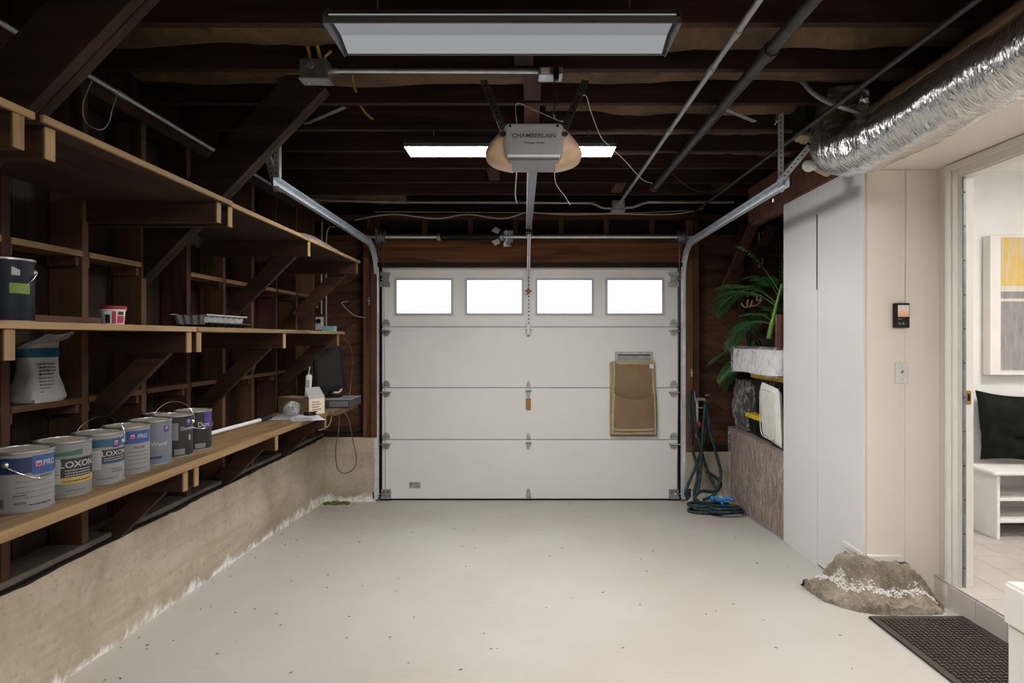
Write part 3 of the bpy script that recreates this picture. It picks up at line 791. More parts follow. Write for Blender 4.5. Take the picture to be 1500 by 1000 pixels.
c6 = Can('paint_can', 'charcoal can with white data panel and wire handle raised', -1.670, 2.913, SH, 'can_dark', handle=(1.35, 1.25))
c6.patch(-.62, .25, .08, .16, 'label_grey'); c6.lines(-.55, .2, .15, 7, .009, 'ink', .001, 24); c6.emblem(.85, .160, .014)
c6.text('Duration', .86, .125, .022, 'label_white'); c6.patch(.05, .6, .012, .04, 'label_grey', .0009); c6.patch(.86, 1.0, .075, .10, 'label_white')

c7 = Can('paint_can', 'charcoal can with tall purple stripe, at the end of the row near the roller pole', -1.673, 3.092, SH, 'can_dark', handle=(-.95, -.5))
c7.patch(.62, 1.3, .11, .19, 'label_purple'); c7.text('Dura', .62, .115, .034, 'label_white', squash=.9); c7.patch(.1, .7, .012, .034, 'label_grey'); c7.patch(-.25, -.18, .150, .162, 'label_white', .0012, 'paint_drip')

c8 = Can('plastic_pot', 'empty translucent pot hidden behind the charcoal paint can', -1.797, 2.99, SH, 'grey_plastic', r=.052, h=.185, lid='can_lid')

cn = Can('paint_can', 'navy blue can with green tape on the middle shelf', -1.655, 1.945, 1.535, 'can_navy', handle=(1.35, math.pi + .75), h=.196)
cn.patch(.22, .95, .090, .122, 'tape_green', .0012, 'tape'); cn.patch(.28, .55, .146, .168, 'label_white', .0012, 'torn_label', -.01)

# red-lidded tub
g = thing('spackle_tub', 'small white and red spackle tub with red lid', 'tub', (-1.505, 2.245, 1.535))
tc = Vector((-1.505, 2.245, 1.535)); bd = build('body', MB().lathe([(.032, 0), (.034, .002), (.038, .055)], tc, 32), 'white_plastic', g, smooth=40)
build('lid', MB().lathe([(.042, .055), (.043, .057), (.043, .066), (.039, .068), (.036, .065), (0, .065)], tc, 32), 'red_plastic', g, smooth=40)
build('lip', MB().lathe([(.038, .050), (.041, .051), (.041, .055), (.038, .056)], tc, 32), 'white_plastic', g, smooth=40)
for a0, a1, z0, z1, m_ in ((-.7, -.25, .006, .036, 'label_black'), (-.1, .25, .004, .048, 'label_red'), (.35, 1.1, .006, .032, 'label_red'), (.4, 1.0, .035, .047, 'label_black')):
    q = MB(); d = Vector((-1.505, 2.245, 0)).normalized(); rt = Vector((d.y, -d.x, 0))
    q.grid(lambda u, v: tc + (-d * math.cos(a0 + (a1 - a0) * u) + rt * math.sin(a0 + (a1 - a0) * u)) * (.0345 + .0038 * (z0 + (z1 - z0) * v) / .055 + .0006) + Vector((0, 0, z0 + (z1 - z0) * v)), 6, 1)
    build('label_panel', q, m_, bd, recalc=False)

# strip of wood lying on the middle shelf
tag(build('wood_strip', MB().box(-1.685, -1.655, 2.05, 2.46, 1.5352, 1.565), 'oldpine_y', bevel=.002), 'loose strip of wood lying behind the navy can', 'wood strip')

# paint trays stacked on middle shelf
def tray(z, mat, name, label, y0, y1, x0, x1, h):
    g = thing(name, label, 'paint tray', ((x0 + x1) / 2, (y0 + y1) / 2, z))
    q = MB(); ny = 14
    def ring(z_, ins, wav):
        out = []
        for k in range(ny): 
            y = y0 + ins + (y1 - y0 - 2 * ins) * k / ny; out.append((x1 - ins + wav * (k % 2), y, z_))
        for k in range(8): out.append((x1 - ins - (x1 - x0 - 2 * ins) * k / 8, y1 - ins + wav * (k % 2), z_))
        for k in range(ny): out.append((x0 + ins - wav * (k % 2), y1 - ins - (y1 - y0 - 2 * ins) * k / ny, z_))
        for k in range(8): out.append((x0 + ins + (x1 - x0 - 2 * ins) * k / 8, y0 + ins - wav * (k % 2), z_))
        return out
    rs = [ring(z, .020, .005), ring(z + h, .010, .009), ring(z + h + .003, 0, 0), ring(z + h, .014, .009), ring(z + .004, .026, .005)]
    n = len(rs[0])
    for r_ in rs: q.v += r_
    for i in range(len(rs) - 1):
        for k in range(n): q.f.append((i * n + k, i * n + (k + 1) % n, (i + 1) * n + (k + 1) % n, (i + 1) * n + k))
    q.f.append(tuple(range(n))[::-1]); q.f.append(tuple(4 * n + k for k in range(n)))
    build('pan', q, mat, g)
    build('rim', MB().box(x0 - .004, x0 + .004, y0, y1, z + h, z + h + .006).box(x1 - .004, x1 + .004, y0, y1, z + h, z + h + .006), mat, g)
    return g
tray(1.5352, 'black_plastic', 'paint_tray', 'black plastic paint tray under the ribbed liner', 3.00, 3.44, -1.715, -1.545, .022)
tray(1.552, 'grey_plastic', 'paint_tray_liner', 'ribbed grey tray liner nested in the black paint tray', 2.98, 3.41, -1.72, -1.55, .044)

# bag on the lower bay shelf
g = thing('mortar_bag', 'crumpled white and teal bag slumped on a short shelf between studs', 'bag', (-1.905, 2.40, CZ - .249))
q = MB(); n = 28; zb = CZ - .2485
lev = [(0, .088, .07), (.015, .095, .075), (.06, .084, .066), (.11, .070, .058), (.16, .078, .05), (.205, .092, .036), (.232, .098, .022)]
def bagring(hz, ax, ay, seed):
    return [(-1.905 + math.copysign(abs(math.cos(a)) ** .7, math.cos(a)) * ay + noise.noise(Vector((math.cos(a) * 2, math.sin(a) * 2, seed))) * .012, 2.40 + math.copysign(abs(math.sin(a)) ** .7, math.sin(a)) * ax + noise.noise(Vector((math.cos(a) * 2.5, seed, math.sin(a) * 2))) * .012, zb + hz) for a in [2 * math.pi * k / n for k in range(n)]]
for i, (hz, ax, ay) in enumerate(lev): q.v += bagring(hz, ax, ay, i * .7)
for i in range(len(lev) - 1):
    for k in range(n): q.f.append((i * n + k, i * n + (k + 1) % n, (i + 1) * n + (k + 1) % n, (i + 1) * n + k))
q.f.append(tuple(range(n))[::-1]); q.f.append(tuple((len(lev) - 1) * n + k for k in range(n)))
bgo = build('sack', q, 'label_white', g, smooth=50)
q = MB(); q.v = bagring(.172, .083, .051, 3.0) + bagring(.207, .0945, .039, 3.5)
for k in range(n): q.f.append((k, (k + 1) % n, n + (k + 1) % n, n + k))
build('teal_band', q, 'label_teal', g, smooth=50)
def fold(u, v):
    return (-1.90 + .06 * math.sin(v * 2.4) + noise.noise(Vector((u * 3, v * 3, 5))) * .03, 2.29 + u * .22, zb + .205 + .035 * math.sin(v * 2.2) + .025 * u + noise.noise(Vector((u * 4, v * 2, 1))) * .025)
build('folded_top', MB().grid(fold, 14, 10), 'label_grey', g, smooth=60, solid=.004)
q = MB(); rnd = random.Random(5)
for k in range(9):
    for j in range(4):
        y = 2.345 + j * .018; z = zb + .04 + k * .013; q.box(-1.852, -1.843, y, y + rnd.uniform(.008, .016), z, z + .006 if k > 4 else z + .003)
build('small_print', q, 'ink_soft', bgo)

# roller pole
g = thing('roller_pole', 'white paint roller pole with dark grip lying on the lowest shelf', 'pole', (-1.79, 3.8, SH))
a = Vector((-1.800, 3.32, SH + .013)); b = Vector((-1.755, 4.05, SH + .013)); c_ = Vector((-1.745, 4.20, SH + .018))
build('pole', MB().tube([a, b], .0125, 12), 'white_plastic', g, smooth=40); build('grip', MB().tube([b, b.lerp(c_, .4), c_], [.0125, .018, .016], 12), 'black_plastic', g, smooth=40)

# papers
for k, (x, y, rz, lb) in enumerate(((-1.52, 4.23, .5, 'printed white sheet hanging over the lowest shelf edge'), (-1.66, 4.30, .1, 'loose white paper lying against the plastic pouch of hardware'))):
    g = thing('paper_sheet', lb, 'paper', (x, y, SH), 'papers on the lowest shelf')
    m = Matrix.Rotation(rz, 3, 'Z')
    def sh_(u, v):
        p = m @ Vector(((u - .5) * .216, (v - .5) * .28, 0)); return (x + p.x, y + p.y, SH + .0012 + k * .0006 + .004 * abs(noise.noise(Vector((u * 3, v * 3, k)))))
    build('sheet', MB().grid(sh_, 8, 8), 'paper', g, smooth=60, solid=.0006)
    q = MB()
    for j in range(5):
        p = m @ Vector((-.08, -.1 + j * .03, 0)); q.rbox((x + p.x + .06, y + p.y, SH + .0068), .11, .012, .0006, rz)
    build('printed_lines', q, 'label_grey', g)

# cardboard carton with open flap
g = thing('cardboard_carton', 'small open cardboard carton with printed white end', 'carton', (-1.66, 4.50, SH))
rz = -.50; m = Matrix.Rotation(rz, 3, 'Z'); cc = Vector((-1.665, 4.55, SH + .0008))
def L3(x, y, z): return cc + m @ Vector((x, y, z))
ex, ey, H = .16, .075, .115
q = MB()
for bx in ((-ex, ex, -ey, -ey + .004, 0, H), (-ex, ex, ey - .004, ey, 0, H), (-ex, -ex + .004, -ey + .004, ey - .004, 0, H), (-ex + .004, ex - .004, -ey + .004, ey - .004, 0, .004), (-ex + .004, ex - .004, -ey + .004, ey - .004, H - .006, H - .003)):
    k = len(q.v); q.box(*bx); q.v[k:] = [tuple(L3(*v)) for v in q.v[k:]]
build('carton_body', q, 'cardboard', g)
q = MB(); q.box(ex - .004, ex, -ey + .004, ey - .004, 0, H); q.v = [tuple(L3(*v)) for v in q.v]; pe = build('printed_end', q, 'box_print', g)
q = MB()
for k in range(4): q.box(ex + .0004, ex + .001, -.045, .04 - .02 * (k % 2), .03 + k * .018, .038 + k * .018)
q.v = [tuple(L3(*v)) for v in q.v]; build('small_print', q, 'cardboard', pe)
build('open_flap', MB().prism([L3(ex, -ey, H), L3(ex, ey, H), L3(ex - .05, ey - .01, H + .075), L3(ex - .05, -ey + .01, H + .075)], m @ Vector((.003, 0, .002))), 'label_white', g)

# pouch of hardware
g = thing('hardware_pouch', 'clear plastic pouch of small metal hardware beside the carton', 'pouch', (-1.66, 4.32, SH))
q = MB()
def pouch(u, v):
    a = u * 2 * math.pi; b = v * math.pi; r = .062 * (1 + .25 * noise.noise(Vector((math.cos(a) * 2, math.sin(a) * 2, v * 3))))
    return (-1.66 + r * math.sin(b) * math.cos(a), 4.345 + .8 * r * math.sin(b) * math.sin(a), SH + .046 - .044 * math.cos(b) + .02 * (1 - math.cos(b)) * .5 * math.sin(3 * a))
q.grid(pouch, 20, 10); build('film', q, 'plastic_film', g, smooth=60)
for k in range(6):
    q = MB().tube([(-1.69 + .012 * k, 4.335 + .008 * (k % 3), SH + .015), (-1.685 + .012 * k, 4.36 - .006 * (k % 2), SH + .03 + .006 * (k % 3))], .005, 7); build('bolt', q, 'zinc', g)

# bunch of dark cable
q = MB(); pts = []
for k in range(40):
    a = k * .55; pts.append((-1.555 + .035 * math.cos(a) + .0006 * k, 4.385 + .018 * math.sin(a * 1.13), SH + .012 + .010 * math.sin(a * .7 + 1) + .0002 * k))
tag(build('cable_bundle', MB().tube(pts, .0045, 6), 'black_plastic', smooth=60), 'tangled short black cable in front of the cardboard carton', 'cable')

# upright white modem
g = thing('modem', 'slim white modem standing upright behind the carton', 'modem', (-1.70, 4.74, SH))
build('case', MB().rbox((-1.705, 4.80, SH + .135), .045, .15, .268, .35, 0, .06), 'white_plastic', g, bevel=.008)
build('front_panel', MB().rbox((-1.686, 4.728, SH + .15), .028, .003, .16, .35, 0, .06), 'grey_plastic', g)
build('antenna', MB().tube([(-1.70, 4.80, SH + .26), (-1.692, 4.80, SH + .33)], .004, 8), 'white_plastic', g)

# recorder box and monitor
EXT = SH + .0006
g = thing('recorder_box', 'flat dark grey recorder box under the monitor', 'electronics', (-1.54, 5.03, EXT))
bd = build('case', MB().box(-1.70, -1.40, 4.86, 5.20, EXT, EXT + .062), 'dark_grey', g, bevel=.004)
build('front_panel', MB().box(-1.56, -1.41, 4.856, 4.860, EXT + .008, EXT + .054), 'smoke_grey', g)
build('cover_sheet', MB().box(-1.64, -1.40, 4.87, 5.19, EXT + .0622, EXT + .068), 'grey_plastic', g)
g = thing('computer_monitor', 'small black computer monitor tilted back on the recorder box', 'monitor', (-1.62, 5.02, EXT + .07))
MZ = EXT + .0685
build('foot', MB().lathe([(.085, 0), (.085, .008), (.03, .02), (.028, .04), (0, .04)], (-1.60, 5.05, MZ), 28), 'black_plastic', g, smooth=35)
build('neck', MB().bar((-1.60, 5.07, MZ + .02), (-1.62, 5.06, MZ + .16), .03, .05, (1, 0, 0)), 'black_plastic', g, bevel=.004)
mm = Matrix.Rotation(.50, 3, 'Z') @ Matrix.Rotation(-.10, 3, 'Y')
mc = Vector((-1.615, 5.02, MZ + .225))
def mbx(sx, sy, sz, oy=0, oz=0, nm='', mt='', bv=0):
    q = MB().obox(mc + mm @ Vector((0, oy, oz)), mm @ Vector((sx / 2, 0, 0)), mm @ Vector((0, sy / 2, 0)), mm @ Vector((0, 0, sz / 2))); return build(nm, q, mt, g, bevel=bv)
mbx(.235, .035, .345, 0, 0, 'bezel', 'black_paint', .006); mbx(.185, .002, .285, -.0185, .01, 'screen', 'black_plastic'); mbx(.16, .03, .22, .03, 0, 'back_shell', 'black_plastic', .006)
q = MB().tube(catmull([P(498, 549, 5.06), P(502, 562, 5.08), P(498, 573, 5.04), P(489, 575, 4.98)], 6), .008, 7); build('power_lead', q, 'white_cable', g, smooth=60)

# green box on middle shelf
g = thing('green_box', 'small pale green box at the end of the middle shelf', 'box', (-1.50, 4.78, 1.5355))
build('box', MB().box(-1.58, -1.485, 4.74, 4.81, 1.5355, 1.566), 'teal_box', g, bevel=.002); build('lid_edge', MB().box(-1.581, -1.484, 4.739, 4.811, 1.566, 1.576), 'teal_box', g)

# cloth on top shelf
def cl(u, v):
    x = -1.72 + u * .40; y = 3.62 + v * .92
    e = (4 * u * (1 - u)) ** .6 * (4 * v * (1 - v)) ** .5
    return (x, y, 2.084 + max(0, e * (.07 + .03 * noise.noise(Vector((x * 9, y * 5, 1))) + .012 * noise.noise(Vector((x * 30, y * 20, 1))))))
q = MB().grid(cl, 24, 40); tag(build('drop_cloth', q, 'grey_cloth', smooth=70), 'crumpled grey cloth lying on the topmost shelf', 'cloth')
def bagp(u, v):
    a = u * 2 * math.pi; b = v * math.pi; r = .07 * (1 + .35 * noise.noise(Vector((math.cos(a) * 3, math.sin(a) * 3, v * 4))))
    return (-1.90 + .5 * r * math.sin(b) * math.cos(a), 4.22 + r * math.sin(b) * math.sin(a), CZ - .249 + .075 - .072 * math.cos(b))
tag(build('plastic_bag', MB().grid(bagp, 22, 12), 'can_lilac', smooth=50), 'small crumpled lilac plastic bag tucked between studs', 'bag')

# ================================================================== GARAGE DOOR
gd = thing('garage_door', 'white sectional garage door with a row of four windows', 'garage door', (0, YB, 0))
K = 906 / YB
def dx(px): return (px - 773) / K
def dz(py): return CZ - (py - 494) / K
X0, X1 = dx(560), dx(992.5)
Zs = [.012, dz(644), dz(568), dz(478.5), dz(389)]
for i in range(3):
    q = MB().box(X0, X1, YB, YB + .04, Zs[i] + .004, Zs[i + 1] - .004)
    build('section_panel', q, 'white_door', gd, bevel=.004)
WPX = ((578, 664), (681, 767.5), (784, 870), (886.5, 973)); WZ = (dz(462), dz(407))
for zj in Zs[1:4]: build('joint_tongue', MB().box(X0, X1, YB + .012, YB + .03, zj - .02, zj + .02), 'frame_grey', gd)
q = MB(); zt0, zt1 = Zs[3] + .004, Zs[4]
q.box(X0, X1, YB, YB + .04, zt0, WZ[0] + .012).box(X0, X1, YB, YB + .04, WZ[1] - .012, zt1)
e = [X0] + [v for a, b in WPX for v in (dx(a) + .012, dx(b) - .012)] + [X1]
for k in range(0, 10, 2): q.box(e[k], e[k + 1], YB, YB + .04, WZ[0] + .012, WZ[1] - .012)
build('section_panel', q, 'white_door', gd)
for a, b in WPX:
    xa, xb = dx(a), dx(b); f = .022; q = MB()
    q.box(xa, xb, YB - .009, YB, WZ[0], WZ[0] + f).box(xa, xb, YB - .009, YB, WZ[1] - f, WZ[1]).box(xa, xa + f, YB - .009, YB, WZ[0] + f, WZ[1] - f).box(xb - f, xb, YB - .009, YB, WZ[0] + f, WZ[1] - f)
    fr = build('window_frame', q, 'frame_grey', gd)
    build('pane', MB().box(xa + .010, xb - .010, YB + .014, YB + .018, WZ[0] + .010, WZ[1] - .010), 'glazing', fr)
    q = MB()
    for t_ in (.15, .5, .85):
        for z in (WZ[0] + f / 2, WZ[1] - f / 2): q.lathe([(0, -.0035), (.004, -.0035), (.005, 0)], (xa + (xb - xa) * t_, YB - .009, z), 8, 'y')
    row(build('screws', q, 'dull_steel', fr), 'screw_row')
build('bottom_seal', MB().box(X0, X1, YB + .004, YB + .036, -.004, .016), 'black_plastic', gd)
# stile strips on both ends
for xs_ in (X0, X1 - .072):
    for i in range(4):
        build('end_stile', MB().box(xs_, xs_ + .072, YB - .003, YB - .0002, Zs[i] + .01, Zs[i + 1] - .012), 'white_door', gd)
def leaf(x, z, h, up=True, w_=.036):
    q = MB(); s_ = 1 if up else -1; pr = []
    for k in range(9):
        a = math.pi * k / 8; pr.append((x + w_ * math.cos(a), YB - .0075, z + s_ * h * math.sin(a) ** .9))
    return q.prism(pr, (0, .004, 0))
for sx_, xx in ((-1, X0 + .036), (1, X1 - .036)):
    for zj in Zs[1:4]:
        h = build('hinge', leaf(xx, zj + .012, .058), 'zinc', gd)
        build('hinge_leaf', leaf(xx, zj - .038, .05, False), 'zinc', h)
        build('hinge_bracket', MB().box(xx - .045, xx + .045, YB - .03, YB - .003, zj - .044, zj - .032), 'zinc', h, bevel=.002)
        xe = xx + sx_ * .085
        build('roller_stem', MB().tube([(xx - sx_ * .03, YB - .045, zj - .036), (xe, YB - .045, zj - .036)], .0055, 8), 'chrome', h)
        q = MB()
        for dz_, dx_ in ((.035, -.008), (.035, .008), (-.055, 0)): q.lathe([(0, -.012), (.005, -.012), (.006, -.0075)], (xx + dx_, YB, zj + dz_), 6, 'y')
        row(build('bolt_heads', q, 'dull_steel', h), 'bolt')
    tb = build('top_bracket', MB().box(xx - .05, xx + .04, YB - .03, YB - .003, dz(420), dz(413)).box(xx - .05, xx + .04, YB - .03, YB - .003, dz(404), dz(399)).box(xx - .03, xx + .03, YB - .012, YB - .003, dz(413), dz(404)), 'zinc', gd)
    build('roller_stem', MB().tube([(xx - .03, YB - .04, dz(409)), (xx + sx_ * .085, YB - .04, dz(409))], .0055, 8), 'chrome', tb)
    bb = build('bottom_bracket', MB().box(xx - .045, xx + .045, YB - .035, YB - .003, .022, .045).box(xx - .045, xx + .045, YB - .008, YB - .003, .045, .105), 'zinc', gd, bevel=.002)
    build('roller_stem', MB().tube([(xx, YB - .04, .07), (xx + sx_ * .085, YB - .04, .07)], .0055, 8), 'chrome', bb)
    build('bolt', MB().lathe([(0, -.02), (.008, -.02), (.009, -.008)], (xx - .018, YB, .08), 6, 'y').lathe([(0, -.02), (.008, -.02), (.009, -.008)], (xx + .018, YB, .08), 6, 'y'), 'red_plastic', bb)
cx_ = dx(774)
for zj in Zs[1:4]:
    h = build('center_hinge', leaf(cx_, zj + .006, .058, True, .020), 'zinc', gd)
    build('hinge_leaf', leaf(cx_, zj - .034, .055, False, .020), 'zinc', h)
    build('hinge_knuckle', MB().box(cx_ - .026, cx_ + .026, YB - .02, YB - .003, zj - .034, zj - .02), 'dull_steel', h, bevel=.002)
build('lock_plate', MB().box(cx_ - .022, cx_ + .022, YB - .014, YB - .003, dz(600), dz(583)), 'brass', gd, bevel=.003)
build('bottom_handle', leaf(cx_, dz(729), .09, True, .024), 'zinc', gd)
# maker's sticker
stk = build('sticker', MB().box(dx(599), dx(616), YB - .0008, YB - .0002, dz(715), dz(705.5)), 'label_white', gd)
build('printed_lines', MB().box(dx(601), dx(603.5), YB - .0012, YB - .0008, dz(711), dz(707)).box(dx(607), dx(613), YB - .0012, YB - .0008, dz(709), dz(708)).box(dx(607), dx(614), YB - .0012, YB - .0008, dz(713), dz(712)), 'ink_soft', stk)
# mail slot
ms = build('mail_slot', MB().box(dx(901), dx(956), YB - .014, YB - .0005, dz(519), dz(515)).box(dx(901), dx(956), YB - .014, YB - .0005, dz(530), dz(527)).box(dx(901), dx(904.5), YB - .014, YB - .0005, dz(527), dz(519)).box(dx(952.5), dx(956), YB - .014, YB - .0005, dz(527), dz(519)), 'zinc', gd, bevel=.001)
build('slot_flap', MB().box(dx(904.5), dx(952.5), YB - .004, YB - .0005, dz(527), dz(519)), 'dull_steel', ms)
build('slot_gap', MB().box(dx(904.5), dx(952.5), YB - .006, YB - .004, dz(520.5), dz(519)), 'black_plastic', ms)

# burlap mail pouch
g = thing('mail_pouch', 'tan burlap mail pouch hanging below the mail slot', 'pouch', (dx(926), YB - .02, dz(637)))
pxa, pxb, pza, pzb = dx(893), dx(960), dz(638), dz(528.5)
def mp(u, v):
    z = pza + v * (pzb - pza)
    return (pxa + (u * .93 + .05 - .04 * (1 - v) * (1 - 2 * u)) * (pxb - pxa) + .008 * math.sin(v * 5) * (u - .5), YB - .030 - .012 * (4 * u * (1 - u)) * math.exp(-((v - .75) / .2) ** 2) - .006 * math.sin(u * 9 + v * 3), z)
def pocket(u, v):
    b_ = 4 * u * (1 - u)
    top = .60 - .085 * b_ ** .8
    vv = .02 + v * (top - .02)
    p = mp(u, vv); bul = .004 + .075 * b_ ** .7 * (v ** .55) * (1 - .25 * v) + .010 * math.sin(v * 7 + u * 4) * b_
    return (p[0], p[1] - bul, p[2] - .012 * b_ * v)
build('back_cloth', MB().grid(mp, 24, 36), 'burlap', g, smooth=60, solid=-.004)
build('front_pocket', MB().grid(pocket, 28, 26), 'burlap', g, smooth=60, solid=-.004)
build('lining', MB().grid(lambda u, v: (pxa + (u * .97 + .0) * (pxb - pxa), YB - .014, pza + .003 + v * (pzb - pza - .01)), 4, 4), 'jute_edge', g, solid=.003)
def hem(fn, u0, u1, v0, v1):
    build('hem', MB().grid(lambda u, v: Vector(fn(u0 + (u1 - u0) * u, v0 + (v1 - v0) * v)) + Vector((0, -.004, 0)), 16 if u1 - u0 > .5 else 2, 24 if v1 - v0 > .3 else 2), 'jute_edge', g, smooth=60, solid=-.002)
for r_ in ((0, .075, .52, 1), (.925, 1, .52, 1), (.075, .925, .95, 1)): hem(mp, *r_)
for r_ in ((0, .065, 0, 1), (.935, 1, 0, 1), (.065, .935, .0, .07), (.065, .935, .11, .17)): hem(pocket, *r_)
build('care_tag', MB().box(dx(950), dx(956), YB - .045, YB - .043, dz(539), dz(533)), 'white_paint', g)

# ---- tracks
def track(s_, label):
    X = 1.385 * s_ if s_ < 0 else 1.425
    g = thing('door_track', label, 'track', (X, YB - .05, .02), 'galvanized garage door tracks')
    zt = 2.315; rr = .30; yv = YB - .045
    pts = [(X, yv, .03), (X, yv, 1.0), (X, yv, zt - rr)]
    for k in range(1, 11):
        a = math.pi / 2 * k / 10; pts.append((X, yv - rr + rr * math.cos(a), zt - rr + rr * math.sin(a)))
    pts += [(X, 4.4, zt + .01), (X, 3.36, zt + .02)]
    t_ = .0025; i_ = -s_
    out = [(0, -.026), (i_ * .030, -.026), (i_ * .034, -.018), (i_ * .031, -.017), (i_ * .027, -.023), (i_ * t_, -.023), (i_ * t_, .023), (i_ * .027, .023), (i_ * .031, .017), (i_ * .034, .018), (i_ * .030, .026), (0, .026)]
    build('rail', MB().sweep(out, pts), 'galvanized', g, smooth=40)
    xo = X + s_ * .006
    # perforated angle hangers
    def angle(p, q_, nm='hanger_angle'):
        p, q_ = Vector(p), Vector(q_); d = (q_ - p).normalized(); side = Vector((0, 1, 0)); side = (side - d * side.dot(d)).normalized()
        o = build(nm, MB().obox((p + q_) / 2 + side * .016, (q_ - p) / 2, side * .016, d.cross(side) * .0012).obox((p + q_) / 2 + d.cross(side) * .015, (q_ - p) / 2, side * .0012, d.cross(side) * .016), 'galvanized', g)
        h = MB(); n = int((q_ - p).length / .028)
        for k in range(n):
            c0 = p + d * (.02 + .028 * k) + d.cross(side) * .016
            h.tube([c0 - side * .0022, c0 + side * .0022], .0045, 6)
        row(build('punched_holes', h, 'black_plastic', o), 'punched_hole_row')
    angle((xo, 3.46, zt - .01), (xo, 3.46, JZ + .10))
    if s_ > 0: angle((xo - .03, 3.42, zt + .02), (xo + .13, 3.40, JZ - .17))
    else: angle((xo, 3.46, zt), (xo - .12, 3.5, JZ))
    for z in (dz(548), dz(660), dz(425)):
        build('wall_bracket', MB().box(min(X, X + s_ * .055), max(X, X + s_ * .055), yv + .018, yv + .03, z - .03, z + .03), 'galvanized', g)
    build('end_cap', MB().box(X - .003 if s_ > 0 else X - .003, X + .003, 3.352, 3.36, zt - .01, zt + .05), 'black_plastic', g)
    if s_ > 0: build('bolt', MB().tube([(X + .005, 3.60, zt - .04), (X + .005, 3.60, zt - .02)], .006, 6), 'dull_steel', g)
    build('floor_flange', MB().box(min(X, X + s_ * .05), max(X, X + s_ * .05), yv - .02, yv + .03, floorz(yv), floorz(yv) + .12), 'dark_grey', g)
track(-1, 'galvanized door track on the paint shelf side, curving up to the joists')
track(1, 'galvanized door track next to the coiled hose, curving up to the joists')

# ---- torsion spring assembly
ty_, tz = 5.50, P(773, 347, 5.50).z
g = thing('torsion_assembly', 'torsion shaft with dark coil spring above the garage door', 'spring', (0, ty_, tz))
build('shaft', MB().tube([(-1.46, ty_, tz), (1.55, ty_, tz)], .0128, 12), 'galvanized', g, smooth=40)
q = MB(); pts = []
xa, xb = P(643, 0, ty_).x, P(735, 0, ty_).x
for k in range(46 * 10 + 1):
    a = 2 * math.pi * k / 10; pts.append((xa + (xb - xa) * k / 460, ty_ + .026 * math.cos(a), tz + .026 * math.sin(a)))
build('coil_spring', MB().tube(pts, .0052, 5), 'black_paint', g, smooth=60)
for x in (xa, xb): build('spring_cone', MB().lathe([(.014, -.02), (.034, -.015), (.034, .015), (.014, .02)], (x, ty_, tz), 16, 'x'), 'dull_steel', g, smooth=40)
xc = P(742, 0, ty_).x
build('center_bracket', MB().box(xc - .004, xc + .004, ty_ - .05, 5.60, tz - .05, tz + .05).box(xc - .03, xc + .035, 5.59, 5.60, tz - .07, tz + .07), 'zinc', g)
for sg in (1, -1):
    q = MB().prism([(xb - .03, ty_ - .04, tz + sg * .02), (xb - .09, ty_ - .04, tz + sg * .045), (xb - .055, ty_ - .04, tz + sg * .085), (xb - .01, ty_ - .04, tz + sg * .06)], (0, -.001, 0)); build('warning_tag', q, 'label_white', g)
    q = MB().box(xb + .03, xb + .10, ty_ - .03, ty_ - .028, tz + sg * .035 - .018, tz + sg * .035 + .018); build('winding_plate', q, 'label_grey', g)
for x in (P(560, 0, ty_).x, P(997, 0, ty_).x):
    build('cable_drum', MB().lathe([(.018, -.03), (.055, -.028), (.055, -.018), (.045, -.014), (.045, .014), (.055, .02), (.055, .028), (.018, .03)], (x, ty_, tz), 24, 'x'), 'dull_steel', g, smooth=30)
    build('bearing_plate', MB().box(x + math.copysign(.045, x) - .002, x + math.copysign(.045, x) + .002, 5.44, 5.60, tz - .06, tz + .06), 'zinc', g)
    build('lift_cable', MB().tube([(x, ty_ + .04, tz), (x, YB - .02, .1)], .0022, 5), 'dull_steel', g)
# conduit-like vertical cords down the header ends are part of the lift cables

# ================================================================== OPENER
OY = 2.55
g = thing('garage_door_opener', 'grey garage door opener with amber light covers hanging from the joists', 'opener', (.028, OY + .15, CZ + .68))
ocx = P(782, 0, OY).x; ozc = CZ + .81
half = [(0, .098), (.10, .098), (.128, .09), (.165, .055), (.205, .005), (.219, -.028), (.212, -.052), (.185, -.075), (.14, -.090), (.10, -.097), (0, -.098)]
def loft(pts2, ylist, closed_caps=True):
    q = MB(); n = len(pts2)
    for yy, s_ in ylist: q.v += [(ocx + x * (1 - (1 - s_) * .6), yy, ozc + z * s_) for x, z in pts2]
    for i in range(len(ylist) - 1):
        for k in range(n): q.f.append((i * n + k, i * n + (k + 1) % n, (i + 1) * n + (k + 1) % n, (i + 1) * n + k))
    q.f.append(tuple(range(n))[::-1]); q.f.append(tuple((len(ylist) - 1) * n + k for k in range(n)))
    return q
YL = [(OY + .02, .60), (OY + .03, .72), (OY + .05, .84), (OY + .08, .9), (OY + .16, .9), (OY + .19, .84), (OY + .20, .7)]
for s_ in (1, -1):
    side = [(x, z) for x, z in half if x >= .1]
    pl = catmull([(x, 0, z) for x, z in side], 3)
    lens_pts = [(p.x * s_, p.z) for p in pl]
    build('light_cover', loft(lens_pts, YL), 'amber_lens', g, smooth=50)
ctr = [(-.118, .0735), (.118, .0735), (.124, .045), (.121, -.045), (.113, -.0735), (-.113, -.0735), (-.121, -.045), (-.124, .045)]
body = build('housing', loft(ctr, [(OY, .95), (OY + .012, 1), (OY + .185, 1), (OY + .195, .95)]), 'grey_plastic', g, bevel=.006)
build('face_panel', MB().prism([(ocx - .100, OY - .004, ozc + .042), (ocx + .100, OY - .004, ozc + .042), (ocx + .104, OY - .004, ozc - .056), (ocx - .104, OY - .004, ozc - .056)], (0, .006, 0)), 'panel_grey', body)
build('trim_bar', MB().box(ocx - .108, ocx + .108, OY - .006, OY + .002, ozc - .068, ozc - .058), 'white_plastic', body)
